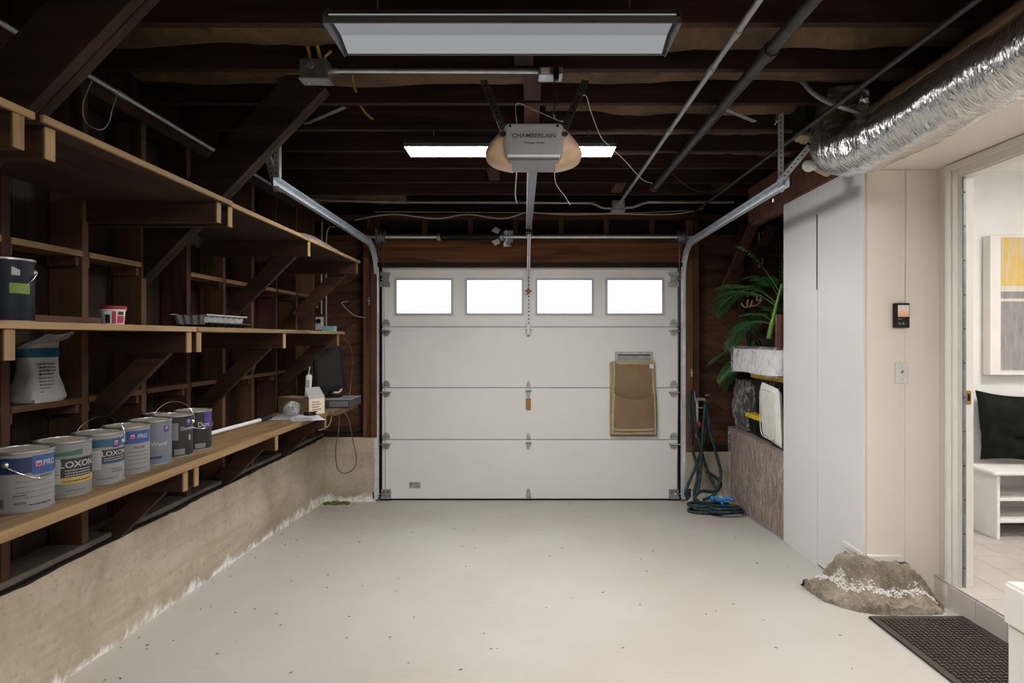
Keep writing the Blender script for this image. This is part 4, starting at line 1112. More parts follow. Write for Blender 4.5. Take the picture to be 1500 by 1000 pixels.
build('lower_panel', MB().box(ocx - .106, ocx + .106, OY + .004, OY + .19, ozc - .080, ozc - .072), 'smoke_grey', body, bevel=.004)
vs, fs = text_geo('CHAMBERLAIN', .0245, 'CENTER', 1.10)
q = MB().add([(ocx + x, OY - .0052, ozc + .012 + z) for x, z in vs], fs); build('lettering', q, 'ink', body, recalc=False)
vs, fs = text_geo('Whisper Drive', .0135, 'CENTER', 1)
q = MB().add([(ocx + x + z * .25, OY - .0052, ozc - .014 + z) for x, z in vs], fs); build('lettering', q, 'ink', body, recalc=False)
for s_ in (1, -1):
    q = MB().rbox((ocx + s_ * .126, OY + .006, ozc + .030), .03, .02, .017); build('air_intake', q, 'black_plastic', body, bevel=.005)
    q = MB().lathe([(0, -.004), (.006, -.004), (.006, .004)], (ocx + s_ * .098, OY + .002, ozc + .062), 10, 'y'); build('screw', q, 'black_plastic', body)
build('rear_plate', MB().box(ocx - .06, ocx + .06, OY + .10, OY + .18, ozc + .073, ozc + .095).box(ocx - .02, ocx + .02, OY + .12, OY + .16, ozc + .095, ozc + .110), 'dark_grey', g)
# rail to header
ra = Vector((P(777, 0, 5.5).x, OY + .19, ozc - .055)); rb = Vector((P(775, 0, 5.5).x, 5.52, P(0, 338, 5.52).z))
build('drive_rail', MB().bar(ra, rb, .038, .030, (1, 0, 0)), 'rail_steel', g)
build('drive_belt', MB().bar(ra + Vector((-.024, 0, -.005)), rb + Vector((-.024, 0, -.005)), .006, .008, (1, 0, 0)), 'galvanized', g)
build('header_bracket', MB().box(rb.x - .03, rb.x + .03, 5.52, 5.60, rb.z - .06, rb.z + .05), 'zinc', g)
tp = ra.lerp(rb, .93)
build('trolley', MB().box(tp.x - .03, tp.x + .03, tp.y - .08, tp.y + .08, tp.z - .045, tp.z - .018), 'black_plastic', g, bevel=.004)
arm = build('door_arm', MB().bar((tp.x, tp.y + .02, tp.z - .03), (cx_, YB - .06, dz(402)), .028, .005, (1, 0, 0)), 'galvanized', g)
build('lower_arm', MB().bar((cx_ + .005, YB - .05, dz(398)), (cx_, YB - .035, dz(490)), .028, .005, (1, 0, 0)), 'white_plastic', g)
q = MB()
for k in range(13): q.box(cx_ - .004, cx_ + .008, YB - .054 + k * .001, YB - .050 + k * .001, dz(408 + k * 5.5), dz(406 + k * 5.5))
row(build('arm_slots', q, 'dark_grey', g), 'arm_slot_row')
build('release_handle', MB().bar((cx_ - .03, YB - .075, dz(427)), (cx_ + .03, YB - .075, dz(427)), .018, .016, (0, 1, 0)).box(cx_ - .012, cx_ + .012, YB - .083, YB - .067, dz(431), dz(424)), 'red_plastic', g, bevel=.003)
build('release_cord', MB().tube([(tp.x, tp.y, tp.z - .04), (cx_, YB - .075, dz(426))], .003, 6), 'red_plastic', g)
for s_, top in ((-1, P(708, 126, 2.96)), (1, P(858, 130, 2.96))):
    p0 = Vector((ocx + s_ * .120, OY + .14, ozc + .070)); top.y = 2.96; top.z = JZ + .02
    d = (top - p0).normalized()
    o = build('hanger_strap', MB().bar(p0, top, .034, .003, (1, 0, 0)), 'dull_steel', g)
    h = MB(); n_ = d.cross(Vector((1, 0, 0))).normalized()
    for k in range(9):
        c0 = p0 + (top - p0) * (.08 + .1 * k); h.tube([c0 - n_ * .0025, c0 + n_ * .0025], .006, 6)
    row(build('punched_holes', h, 'black_plastic', o), 'punched_hole_row')
# wires around the opener
def cable(name, label, pts, r, mat, k=8, group=None):
    return tag(build(name, MB().tube(catmull(pts, k), r, 6), mat, smooth=60), label, 'cable', group)
cable('control_wire', 'thin pale wire looping over the opener hanger strap and off to the pipes', [P(820, 178, 2.75), P(838, 170, 2.8), P(845, 148, 2.9), P(858, 140, 2.92), P(866, 165, 3.0), P(880, 200, 3.1), P(893, 214, 3.2), P(915, 235, 3.3), P(940, 262, 3.5), P(955, 268, 3.8)], .0022, 'white_cable')
cable('bell_wire', 'thin pale wire strung from the joist down to the opener top', [P(757, 180, 2.85), P(757, 152, 2.9), P(785, 162, 2.85), P(815, 175, 2.8), P(835, 182, 2.78)], .0022, 'white_cable')
cable('power_cord', 'black opener power cord hanging from the ceiling outlet', [P(812, 117, 2.74), P(813, 128, 2.75), P(815, 148, 2.78), P(811, 165, 2.80), P(817, 178, 2.82)], .0032, 'black_plastic')
cable('sensor_wire', 'thin cream wire dropping beneath the opener toward the header', [P(812, 250, 2.9), P(815, 270, 3.1), P(828, 288, 3.4), P(835, 300, 3.9)], .002, 'white_cable')
cable('sensor_wire', 'thin cream wire hanging beside the opener rail', [P(757, 250, 2.9), P(755, 285, 3.2), P(757, 298, 4.6)], .003, 'white_cable')

# ================================================================== CEILING SERVICES
def pipe(name, label, a, b, r, mat, couplings=(), cat='pipe'):
    g = thing(name, label, cat, a)
    build('tube', MB().tube([a, b], r, 14), mat, g, smooth=40)
    a, b = Vector(a), Vector(b); d = (b - a).normalized()
    for t_ in couplings:
        c0 = a.lerp(b, t_); build('coupling', MB().tube([c0 - d * .03, c0 + d * .03], r * 1.3, 14), mat, g, smooth=40)
    return g
pipe('electrical_conduit', 'slim grey conduit running lengthwise under the joists to the junction box', (.80, -2.6, CZ + 1.165), (.80, 5.42, CZ + 1.165), .0125, 'grey_conduit', (.62, .66, .76), 'conduit')
pipe('water_pipe', 'thick dark iron pipe running lengthwise under the joists', (.985, -2.6, CZ + 1.165), (.985, 4.83, CZ + 1.165), .026, 'iron_pipe', (.69, .995))
pipe('electrical_conduit', 'thin dark conduit running lengthwise toward the black duct boot', (1.465, -2.6, CZ + 1.10), (1.465, 5.50, CZ + 1.10), .0115, 'iron_pipe', (.66, .8), 'conduit')
pipe('wall_conduit', 'shiny conduit running along the top plate above the shelves', (-1.842, -2.6, CZ + 1.098), (-1.842, 4.6, CZ + 1.098), .0105, 'galvanized', (.75,), 'conduit')
# conduit across the joists at the back wall + junction box
yb_ = 5.38; Zc = P(0, 297, yb_).z
g = thing('junction_box', 'grey steel junction box joining the conduits above the garage door', 'junction box', P(905, 307, yb_))
jb = P(905, 303, yb_)
bx_ = build('box', MB().box(jb.x - .055, jb.x + .055, yb_ - .05, yb_ + .05, jb.z - .035, jb.z + .05), 'zinc', g, bevel=.004)
build('cover_plate', MB().box(jb.x - .06, jb.x + .06, yb_ - .055, yb_ + .055, jb.z - .040, jb.z - .035), 'galvanized', g)
cable('cross_conduit', 'grey conduit across the joists from the shelf side to the junction box', [P(430, 292, yb_), P(600, 296, yb_), P(850, 297, yb_), P(868, 298, yb_), P(882, 304, yb_), P(896, 305, yb_)], .0105, 'grey_conduit', 6)
cable('cross_conduit', 'grey conduit from the junction box toward the white closet', [P(914, 304, yb_), P(928, 303, yb_), P(945, 297, yb_), P(960, 296, yb_), P(1075, 296, yb_)], .0125, 'grey_conduit', 6)
cable('house_cable', 'cream cable drooping along the back wall above the spring', [P(520, 322, 5.5), P(560, 315, 5.5), P(585, 314, 5.5), P(615, 318, 5.5), P(645, 320, 5.5), P(685, 314, 5.5), P(735, 320, 5.5), P(770, 311, 5.5)], .006, 'white_cable')
cable('house_cable', 'cream cable drooping from the opener rail toward the hose corner', [P(778, 311, 5.5), P(830, 314, 5.5), P(900, 313, 5.5), P(960, 314, 5.5), P(1000, 312, 5.5), P(1030, 305, 5.5)], .006, 'white_cable')
cable('trim_wire', 'straight thin white wire stretched level above the spring', [P(548, 310, 5.55), P(700, 311, 5.55), P(900, 312, 5.55), P(1020, 308, 5.55)], .0035, 'white_cable')
# junction box with yellow cables, conduit to outlet
g = thing('ceiling_junction_box', 'weathered metal box with yellow cables on a joist near the knee brace', 'junction box', P(464, 118, 2.74))
a = P(443, 91, 2.74); b = P(483, 118, 2.74)
o = build('box', MB().box(a.x, b.x, 2.70, 2.779, b.z, a.z), 'dull_steel', g, bevel=.005); build('cover_plate', MB().box(a.x - .004, b.x + .004, 2.70, 2.779, b.z - .006, b.z), 'zinc', g)
build('screw', MB().lathe([(0, -.006), (.005, -.006), (.005, 0)], (a.x + .03, 2.74, b.z - .006), 8), 'chrome', g); build('knockout', MB().lathe([(0, -.004), (.014, -.004), (.015, 0)], (a.x + .05, 2.70, a.z - .03), 14, 'y'), 'zinc', g)
cable('yellow_cable', 'yellow cable entering the weathered ceiling box, outer one of the pair', [P(430, 34, 2.62), P(440, 50, 2.66), P(450, 66, 2.70), P(455, 90, 2.735)], .0075, 'yellow_cable')
cable('yellow_cable', 'yellow cable entering the weathered ceiling box, nearer the light fixture', [P(446, 34, 2.62), P(457, 52, 2.66), P(465, 68, 2.70), P(470, 90, 2.735)], .0075, 'yellow_cable')
cable('yellow_stub', 'short yellow cable stub curling at the box corner', [P(473, 90, 2.735), P(477, 82, 2.71), P(485, 75, 2.68)], .006, 'yellow_cable')
for lb_, p in zip(('cut end of yellow cable poking down just past the short conduit', 'longer cut end of yellow cable curling down behind the next joist'), ([P(516, 110, 2.85), P(518, 125, 2.86), P(522, 135, 2.87)], [P(527, 153, 3.23), P(536, 166, 3.24), P(547, 175, 3.25)])):
    cable('cut_cable', lb_, p, .006, 'yellow_cable', group='cut yellow cable ends')
g = thing('ceiling_outlet', 'small metal outlet box feeding the opener, mounted on a joist', 'outlet', P(806, 115, 2.76))
a = P(788, 103, 2.74); b = P(824, 115, 2.74)
build('box', MB().box(a.x, b.x, 2.70, 2.779, b.z, a.z), 'zinc', g, bevel=.004); build('receptacle', MB().box(a.x + .012, a.x + .05, 2.694, 2.70, b.z + .006, a.z - .006), 'white_plastic', g, bevel=.003)
build('plug', MB().box(a.x + .066, a.x + .09, 2.675, 2.70, b.z - .03, a.z - .012), 'black_plastic', g, bevel=.004)
g = thing('short_conduit', 'straight conduit between the weathered box and the ceiling outlet', 'conduit', P(640, 106, 2.755))
build('tube', MB().tube([P(485, 104, 2.755), P(788, 105, 2.755)], .0085, 12), 'galvanized', g, smooth=40); build('connector', MB().tube([P(485, 104, 2.755), P(494, 104, 2.755)], .012, 12), 'zinc', g)
# flexible grey stub by the duct
cable('flex_conduit', 'short bent grey flexible conduit beside the foil duct', [P(1160, 106, 3.2), P(1172, 116, 3.15), P(1190, 135, 3.1), P(1215, 150, 3.05), P(1262, 166, 3.0)], .0125, 'grey_conduit')
for lb_, p, q_ in (('longer scrap of perforated angle under the joists near the iron pipe', P(1062, 160, 3.2), P(1106, 178, 3.3)), ('stubby scrap of perforated angle under the joists near the duct boot', P(1140, 165, 3.35), P(1137, 180, 3.3))):
    tag(build('angle_scrap', MB().bar(p, q_, .03, .003, (0, 1, 0)), 'zinc'), lb_, 'bracket', 'scraps of perforated angle')
tag(build('angle_scrap', MB().bar(P(447, 182, 3.6), P(505, 157, 3.4), .03, .003, (0, 1, 0)), 'dull_steel'), 'dark perforated angle piece behind the knee brace', 'bracket')
cable('slack_wire', 'slack thin wire drooping between joists beyond the iron pipe', [P(985, 254, 4.3), P(1000, 268, 4.4), P(1020, 279, 4.5), P(1045, 281, 4.6), P(1065, 270, 4.6), P(1085, 258, 4.5)], .002, 'brown_cable')
cable('seam_line', 'thin dark line added along the white closet seam', [(1.7655, 3.778, 2.24), (1.7655, 3.777, 2.0), (1.7655, 3.778, 1.78)], .003, 'ink')  # added strand standing in for the darker stretch of the panel seam
# hanging wire loop near the knee brace
cable('hanging_wire', 'loop of thin pale wire hanging below the wall conduit', [P(135, 118, 2.55), P(122, 150, 2.5), P(125, 178, 2.5), P(145, 190, 2.5), P(158, 182, 2.55), P(165, 158, 2.6), P(171, 140, 2.65)], .0022, 'white_cable')
for k, (pts, lb) in enumerate((([P(455, 325, 5.55), P(441, 322, 5.56), P(440, 350, 5.58), P(440, 390, 5.58)], 'white cable bent down the corner wall, first from the shelf'), ([P(472, 325, 5.58), P(471, 380, 5.58), P(471, 460, 5.585)], 'white cable dropping straight to the wall outlet'), ([P(490, 332, 5.5), P(479, 340, 5.56), P(478, 400, 5.58), P(478, 488, 5.58)], 'white cable dropping beside the wall outlet'), ([P(455, 436, 5.2), P(458, 446, 5.2), P(465, 450, 5.2), P(462, 442, 5.2), P(455, 440, 5.2)], 'small loop of white cable at the top shelf brace'))):
    cable('wall_cable', lb, pts, .006 if k < 3 else .004, 'white_cable', group='white cables in the shelf corner')
cable('dangling_wire', 'thin wire arching against the corner boards beside the door post', [P(534, 465, 5.56), P(518, 461, 5.55), P(502, 446, 5.55), P(502, 443, 5.55), P(510, 441, 5.56)], .003, 'white_cable')
cable('monitor_cable', 'thin dark cable arching from the middle shelf down to the monitor', [P(503, 495, 4.86), P(512, 505, 5.0), P(516, 525, 5.15), P(514, 560, 5.2), P(512, 580, 5.15)], .003, 'brown_cable')
cable('looped_cord', 'brown cord hanging in a long loop under the lowest shelf', [P(501, 600, 4.84), P(510, 612, 4.83), P(516, 640, 4.9), P(522, 670, 5.0), P(518, 686, 5.0), P(505, 693, 5.0), P(494, 685, 5.0), P(492, 655, 4.95), P(496, 630, 4.9), P(497, 602, 4.84)], .004, 'brown_cable')
cable('short_cable', 'short white cable hanging off the lowest shelf underside', [P(486, 604, 4.7), P(484, 618, 4.7), P(478, 626, 4.7), P(467, 630, 4.7)], .004, 'white_cable')
# wall outlet in the corner
g = thing('wall_outlet', 'white duplex outlet with black plug in the shelf corner', 'outlet', P(468, 484, 5.58))
a = P(462, 464, 5.58); b = P(474, 483, 5.58)
build('plate', MB().box(a.x, b.x, 5.575, 5.583, b.z, a.z), 'white_plastic', g, bevel=.002); build('plug', MB().box(a.x + .02, a.x + .05, 5.545, 5.575, b.z + .06, a.z - .02), 'black_plastic', g, bevel=.004)
build('back_box', MB().box(a.x + .01, b.x - .01, 5.583, 5.70, b.z + .01, a.z - .01), 'dull_steel', g)
# light bulb
g = thing('light_bulb', 'bare white bulb in a tan socket tucked beside the foil duct', 'light bulb', P(1188, 248, 3.60))
lb = P(1184, 243, 3.40); rb_ = P(1209, 250, 3.44)
d = (rb_ - lb).normalized()
pts = [lb - d * .034, lb - d * .03, lb - d * .02, lb, lb + d * .018, lb + d * .034, lb + d * .05]; rs = [.002, .014, .026, .032, .029, .018, .014]
build('glass', MB().tube(pts, rs, 18), 'white_plastic', g, smooth=60)
build('socket', MB().tube([lb + d * .05, lb + d * .075, rb_ + d * .02], [.018, .022, .03], 14), 'rope_tan', g, smooth=40)

# ================================================================== DUCT
path = catmull([(1.62, -.6, 2.47), (1.64, .9, 2.445), (1.645, 1.9, 2.425), (1.642, 2.6, 2.412), (1.628, 2.9, 2.408), (1.612, 3.08, 2.42), (1.605, 3.19, 2.47), (1.62, 3.25, 2.565), (1.65, 3.262, 2.68), (1.66, 3.266, 2.76)], 16)
g = thing('foil_duct', 'large silver foil-wrapped flexible duct running along the white soffit', 'duct', (1.64, 2.5, 2.30))
q = MB(); n = 44; N = len(path)
for i, p in enumerate(path):
    d = (path[min(i + 1, N - 1)] - path[max(i - 1, 0)]).normalized(); u = (Vector((1, 0, 0)) - d * d.x).normalized(); v = d.cross(u)
    for k in range(n):
        a = 2 * math.pi * k / n; s_ = p.y + max(p.z - 2.45, 0)
        r = .130 + .008 * noise.noise(Vector((math.cos(a) * 1.5, math.sin(a) * 1.5, s_ * 4))) + .006 * noise.noise(Vector((math.cos(a) * 2.2, math.sin(a) * 2.2, s_ * 13))) + .004 * noise.noise(Vector((math.cos(a) * 3, math.sin(a) * 3, s_ * 34)))
        q.v.append(tuple(p + (u * math.cos(a) + v * math.sin(a)) * r))
for i in range(N - 1):
    for k in range(n): q.f.append((i * n + k, i * n + (k + 1) % n, (i + 1) * n + (k + 1) % n, (i + 1) * n + k))
q.f.append(tuple(range(n))[::-1]); q.f.append(tuple((N - 1) * n + k for k in range(n)))
build('foil_jacket', q, 'foil', g, smooth=70)
q = MB()
def flap(u, v):
    y = .4 + u * 2.45; x = 1.545 + .022 * v + .006 * noise.noise(Vector((y * 6, v, 2)))
    return (x, y, 2.520 - .020 * u + .085 * v * (1 - .45 * u) + .012 * noise.noise(Vector((y * 4, 3, v))))
build('kraft_seam', MB().grid(flap, 50, 3), 'cardboard', g, smooth=60, solid=.004)
g = thing('duct_boot', 'black duct boot between joists at the end of the foil duct', 'duct', (1.66, 3.5, 2.66))
build('boot', MB().prism([(1.46, 3.29, JZ + .10), (1.50, 3.29, JZ - .09), (1.62, 3.29, JZ - .09), (1.62, 3.29, JZ + .10)], (0, .20, 0)), 'black_paint', g, bevel=.006)
build('flange', MB().box(1.44, 1.62, 3.28, 3.54, JZ + .10, JZ + .115), 'dull_steel', g)
tag(build('insulation_tuft', MB().grid(lambda u, v: (1.515 + .05 * math.sin(v * math.pi) * math.cos(u * 6.283) + .02 * noise.noise(Vector((u * 5, v * 5, 1))), 3.40 + .04 * math.sin(v * math.pi) * math.sin(u * 6.283), JZ - .11 - .03 * math.cos(v * math.pi) + .02 * noise.noise(Vector((u * 6, v * 6, 4)))), 20, 12), 'jute_edge', smooth=60), 'tuft of tan insulation squeezed out at the duct end', 'insulation')

# ================================================================== ENTRY WALL DETAILS
yw = 3.262
g = thing('wall_display', 'small black wall display with glowing peach screen', 'display', P(1318, 480, yw))
a = P(1307, 444, yw); b = P(1329.5, 480, yw)
build('case', MB().box(a.x, b.x, yw - .02, yw - .0002, b.z, a.z), 'black_plastic', g, bevel=.003)
sc1 = P(1312, 447, yw); sc2 = P(1329, 464, yw)
build('screen', MB().box(sc1.x, sc2.x - .003, yw - .0215, yw - .02, sc2.z, sc1.z), 'screen_glow', g)
q = MB()
for px in (1314.5, 1320): q.lathe([(0, -.0225), (.006, -.0225), (.0075, -.02)], (P(px, 474, yw).x, yw, P(px, 474, yw).z), 14, 'y')
row(build('buttons', q, 'smoke_grey', g), 'button_pair')
build('print_line', MB().box(sc1.x, sc1.x + .02, yw - .0205, yw - .0199, P(0, 468, yw).z, P(0, 466.5, yw).z), 'cardboard', g)
cable('display_wire', 'white wire stapled straight up from the wall display', [P(1328, 248, yw - .004), P(1327.5, 350, yw - .004), P(1326.5, 444, yw - .004)], .002, 'trim_white')
g = thing('light_switch', 'white toggle light switch on the cream wall', 'light switch', P(1320, 562, yw))
a = P(1310, 530, yw); b = P(1330, 562, yw); m_ = (a + b) / 2
build('plate', MB().box(a.x, b.x, yw - .007, yw - .0002, b.z, a.z), 'white_plastic', g, bevel=.003)
build('toggle', MB().bar((m_.x, yw - .005, m_.z), (m_.x, yw - .02, m_.z + .012), .009, .012, (1, 0, 0)), 'rope_tan', g, bevel=.001)
for s_ in (-1, 1): build('screw', MB().lathe([(0, -.0085), (.003, -.0085), (.0035, -.007)], (m_.x, yw, m_.z + s_ * .03), 8, 'y'), 'zinc', g)

# doormat: rubber tray with raised woven blocks
g = thing('doormat', 'dark brown rubber doormat with woven relief at the tiled step', 'doormat', (1.90, 2.6, floorz(2.6)))
x0, x1, y0, y1 = 1.665, 2.125, 2.24, 3.02
zf = lambda y: floorz(y) + .002
q = MB(); 
vs = [(x, y, zf(y) + h) for h in (0, .006) for y in (y0, y1) for x in (x0, x1)]
q.add(vs, [(0, 2, 3, 1), (4, 5, 7, 6), (0, 1, 5, 4), (2, 6, 7, 3), (0, 4, 6, 2), (1, 3, 7, 5)]); build('base', q, 'black_rubber', g)
q = MB()
for (a0, a1, b0, b1) in ((x0, x1, y1 - .03, y1), (x0, x1, y0, y0 + .03), (x0, x0 + .03, y0, y1), (x1 - .03, x1, y0, y1)):
    q.add([(x, y, zf(y) + h) for h in (.004, .011) for y in (b0, b1) for x in (a0, a1)], [(4, 5, 7, 6), (0, 1, 5, 4), (2, 6, 7, 3), (0, 4, 6, 2), (1, 3, 7, 5)])
build('border', q, 'black_rubber', g)
q = MB()
for i in range(17):
    for j in range(30):
        x = x0 + .045 + i * .0232; y = y0 + .045 + j * .0238
        if (i + j) % 2: q.rbox((x, y, zf(y) + .009), .019, .011, .008)
        else: q.rbox((x, y, zf(y) + .009), .010, .020, .008)
w_ = build('woven_relief', q, 'black_rubber', g); w_['kind'] = 'stuff'

# white post at the doorway side
g = thing('white_post', 'short white painted post with moulded cap near the doormat', 'post', (1.64, 2.03, floorz(2.0)))
build('shaft', MB().box(1.622, 1.72, 1.985, 2.09, floorz(2.0) + .001, .520), 'trim_white', g, bevel=.004)
build('cap', MB().box(1.612, 1.73, 1.975, 2.10, .520, .664), 'trim_white', g, bevel=.010)

# ================================================================== HALL FURNITURE
bx, by = 2.895, 3.815
g = thing('shoe_bench', 'white open-shelf bench in the hall under the painting', 'bench', (3.4, 3.97, HZ))
T = HZ + .425
build('seat', MB().box(bx - .05, 4.1, by - .04, 4.155, T - .022, T), 'hall_white', g, bevel=.006)
for xx in (bx, bx + .6, 4.06): build('side_panel', MB().box(xx, xx + .02, by, 4.15, HZ + .0005, T - .0225), 'hall_white', g, bevel=.002)
for z in (HZ + .10, HZ + .235): 
    for (a_, b_) in ((bx + .021, bx + .599), (bx + .621, 4.059)): build('shelf', MB().box(a_, b_, by + .012, 4.148, z, z + .018), 'hall_white', g, bevel=.002)
build('back_panel', MB().box(bx + .021, 4.06, 4.1485, 4.155, HZ + .10, T - .023), 'hall_white', g)
g = thing('cushion', 'black velvet cushion leaning on the wall on the white bench', 'cushion', (3.17, 4.02, T))
def cush(u, v):
    a, b = u * 2 - 1, v * 2 - 1
    return a, b
q = MB(); n = 22
mm = Matrix.Rotation(-.22, 3, 'X') @ Matrix.Rotation(.08, 3, 'Y'); cc = Vector((3.175, 4.045, T + .236))
for side in (-1, 1):
    def fn(u, v):
        a, b = u * 2 - 1, v * 2 - 1
        ed = ((1 - a ** 2) * (1 - b ** 2)) ** .5
        pinch = 1 - .10 * (1 - a * a) * abs(b) ** 3
        crease = .040 * math.exp(-((b + .35 + .1 * a) / .09) ** 2) * (1 - a * a)
        th = .075 * ed ** .8 - crease + .012 * noise.noise(Vector((a * 2, b * 2, side)))* ed
        p = Vector((a * .225 * (1 - .10 * (1 - b * b) * abs(a) ** 3), side * max(th, 0), b * .222 * pinch))
        return cc + mm @ p
    q.grid(fn, n, n)
build('cover', q, 'velvet', g, smooth=80)
q = MB(); pts = []
for k in range(60):
    t_ = k / 60 * 4; e_ = int(t_); f_ = (t_ - e_) * 2 - 1
    a, b = ((f_, -1), (1, f_), (-f_, 1), (-1, -f_))[e_]
    pts.append(cc + mm @ Vector((a * .225 * (1 - .10 * (1 - b * b) * abs(a) ** 3), 0, b * .222 * (1 - .10 * (1 - a * a) * abs(b) ** 3))))
build('piping', MB().tube(pts, .005, 6, closed=True), 'velvet', g, smooth=60)
g = thing('painting', 'abstract canvas with a yellow block over grey strokes in the hall', 'painting', (3.35, 4.12, 1.24))
build('canvas', MB().box(3.055, 3.80, 4.085, 4.155, 1.24, 2.165), 'trim_white', g, bevel=.003)
build('painted_face', MB().box(3.125, 3.77, 4.083, 4.0848, 1.265, 2.15), 'canvas_paint', g)

# ================================================================== CORNER STACK
fx = 1.78
def wrapped(q_fn, name, film_off=.006): pass
g = thing('wrapped_dresser', 'long brown box wrapped in clear plastic film standing on the floor', 'wrapped box', (2.05, 4.9, floorz(4.9)))
def crbox(x0, x1, y0, y1, z0, z1, amp, seed, nx=10, ny=24, nz=16, slopez=False):
    q = MB()
    def d(p):
        v = Vector(p); n_ = Vector((noise.noise(v * 5 + Vector((seed, 0, 0))), noise.noise(v * 5 + Vector((0, seed, 0))), noise.noise(v * 5 + Vector((0, 0, seed))))); n2 = Vector((noise.noise(v * 17), noise.noise(v * 17 + Vector((seed, 3, 0))), 0))
        o = v + n_ * amp + n2 * amp * .5
        if slopez and v.z <= z0 + 1e-5: o.z = floorz(v.y) + .001
        return tuple(o)
    q.grid(lambda u, v: d((x0, y0 + (y1 - y0) * u, z0 + (z1 - z0) * v)), ny, nz)
    q.grid(lambda u, v: d((x1, y0 + (y1 - y0) * u, z0 + (z1 - z0) * v)), ny, nz)
    q.grid(lambda u, v: d((x0 + (x1 - x0) * u, y0, z0 + (z1 - z0) * v)), nx, nz)
    q.grid(lambda u, v: d((x0 + (x1 - x0) * u, y1, z0 + (z1 - z0) * v)), nx, nz)
    q.grid(lambda u, v: d((x0 + (x1 - x0) * u, y0 + (y1 - y0) * v, z1)), nx, ny)
    q.grid(lambda u, v: d((x0 + (x1 - x0) * u, y0 + (y1 - y0) * v, z0)), nx, ny)
    return q
q = MB(); pz = .69
q.add([(x, y, z) for z in (0, 1) for y in (4.29, 5.44) for x in (fx, 2.265)], [(0, 2, 3, 1), (4, 5, 7, 6), (0, 1, 5, 4), (2, 6, 7, 3), (0, 4, 6, 2), (1, 3, 7, 5)])
q.v = [(x, y, pz if z else floorz(y) + .002) for x, y, z in q.v]
build('carcass', q, 'wrapped_box', g, bevel=.012)
build('film', crbox(fx - .012, 2.275, 4.285, 5.465, .045, pz + .010, .010, 3, slopez=True), 'plastic_film', g, smooth=70)

def tote(z, h, label, y0, y1, x0=1.80):
    g = thing('storage_tote', label, 'storage tote', (2.0, (y0 + y1) / 2, z), 'black totes with yellow lids')
    q = MB(); x1 = 2.22; t_ = .018
    q.add([(x0 + t_, y0 + t_, z), (x1 - t_, y0 + t_, z), (x1 - t_, y1 - t_, z), (x0 + t_, y1 - t_, z), (x0, y0, z + h), (x1, y0, z + h), (x1, y1, z + h), (x0, y1, z + h)], [(3, 2, 1, 0), (4, 5, 6, 7), (0, 1, 5, 4), (1, 2, 6, 5), (2, 3, 7, 6), (3, 0, 4, 7)])
    build('tub', q, 'black_plastic', g, bevel=.008)
    l_ = build('lid', MB().box(x0 - .016, x1 + .016, y0 - .016, y1 + .016, z + h + .0005, z + h + .035), 'yellow_plastic', g, bevel=.006)
    for k in range(7): build('lid_rib', MB().box(x0 - .019, x0 - .0155, y0 + .03 + k * (y1 - y0 - .06) / 7, y0 + .06 + k * (y1 - y0 - .06) / 7, z + h + .006, z + h + .030), 'yellow_plastic', l_)
    for k in range(4): build('side_rib', MB().box(x0 - .004, x0 + .012, y0 + .06 + k * (y1 - y0 - .1) / 4, y0 + .07 + k * (y1 - y0 - .1) / 4, z + .02, z + h - .01), 'black_plastic', g)
    return g
tote(pz + .023, .128, 'low black tote with yellow lid resting on the wrapped brown box', 4.33, 5.06)
tote(pz + .187, .29, 'tall black tote with yellow lid under the upturned stool', 4.34, 4.98, 1.815)
# black item in film
g = thing('wrapped_bundle', 'lumpy black bundle in shiny plastic film beside the totes', 'bundle', (1.95, 5.25, pz))
build('bundle', crbox(1.825, 2.09, 5.125, 5.39, pz + .034, pz + .43, .018, 13, 8, 8, 12), 'black_wrap', g, smooth=60)
build('film', crbox(1.80, 2.11, 5.11, 5.41, pz + .030, pz + .445, .026, 17, 10, 10, 14), 'plastic_film', g, smooth=60)
# white cushion in front of totes
g = thing('wrapped_pad', 'white quilted pad in plastic leaning on the black totes', 'pad', (1.75, 4.45, pz))
def pad(sx):
    q = MB()
    for s_ in (-1, 1):
        def fn(u, v):
            a, b = u * 2 - 1, v * 2 - 1; ed = max(0, (1 - a ** 6) * (1 - b ** 6)) ** .5
            return (1.748 + s_ * (.036 * ed * sx + .004 * noise.noise(Vector((a * 5, b * 5, s_)))*ed) + .02 * (1 - v), 4.455 + a * .155, pz + .022 + .225 + b * .205 + .015 * a)
        q.grid(fn, 16, 18)
    return q
build('pad', pad(1), 'cushion_white', g, smooth=70); 
q = MB(); pts = []
for k in range(48):
    a = 2 * math.pi * k / 48; ca, sa = math.cos(a), math.sin(a)
    pts.append((1.712 + .02 * (1 - (sa * .8 + 1) / 2), 4.455 + math.copysign(abs(ca) ** .35, ca) * .13, pz + .247 + math.copysign(abs(sa) ** .35, sa) * .175))
build('seam', MB().tube(pts, .003, 5, closed=True), 'trim_white', g)
# upturned stool: padded seat in film, legs up
SZ = pz + .187 + .29 + .042
g = thing('upturned_stool', 'upside-down padded stool with brown legs wrapped in plastic film', 'stool', (1.86, 4.65, SZ))
build('seat', crbox(1.70, 2.10, 4.31, 5.12, SZ + .008, SZ + .19, .006, 23, 10, 20, 8), 'foam_white', g, smooth=60)
build('film', crbox(1.688, 2.11, 4.305, 5.135, SZ + .004, SZ + .205, .016, 29, 12, 24, 8), 'plastic_film', g, smooth=60)
for (x, y, lx, ly) in ((1.765, 5.06, .02, .06), (1.765, 4.345, -.0, -.05), (2.05, 5.06, .02, .05), (2.05, 4.345, 0, -.05)):
    build('leg', MB().bar((x, y, SZ + .10), (x - .01 + lx, y + ly * .6, SZ + .44), .042, .042, (1, 0, 0)), 'furniture_brown', g, bevel=.005)
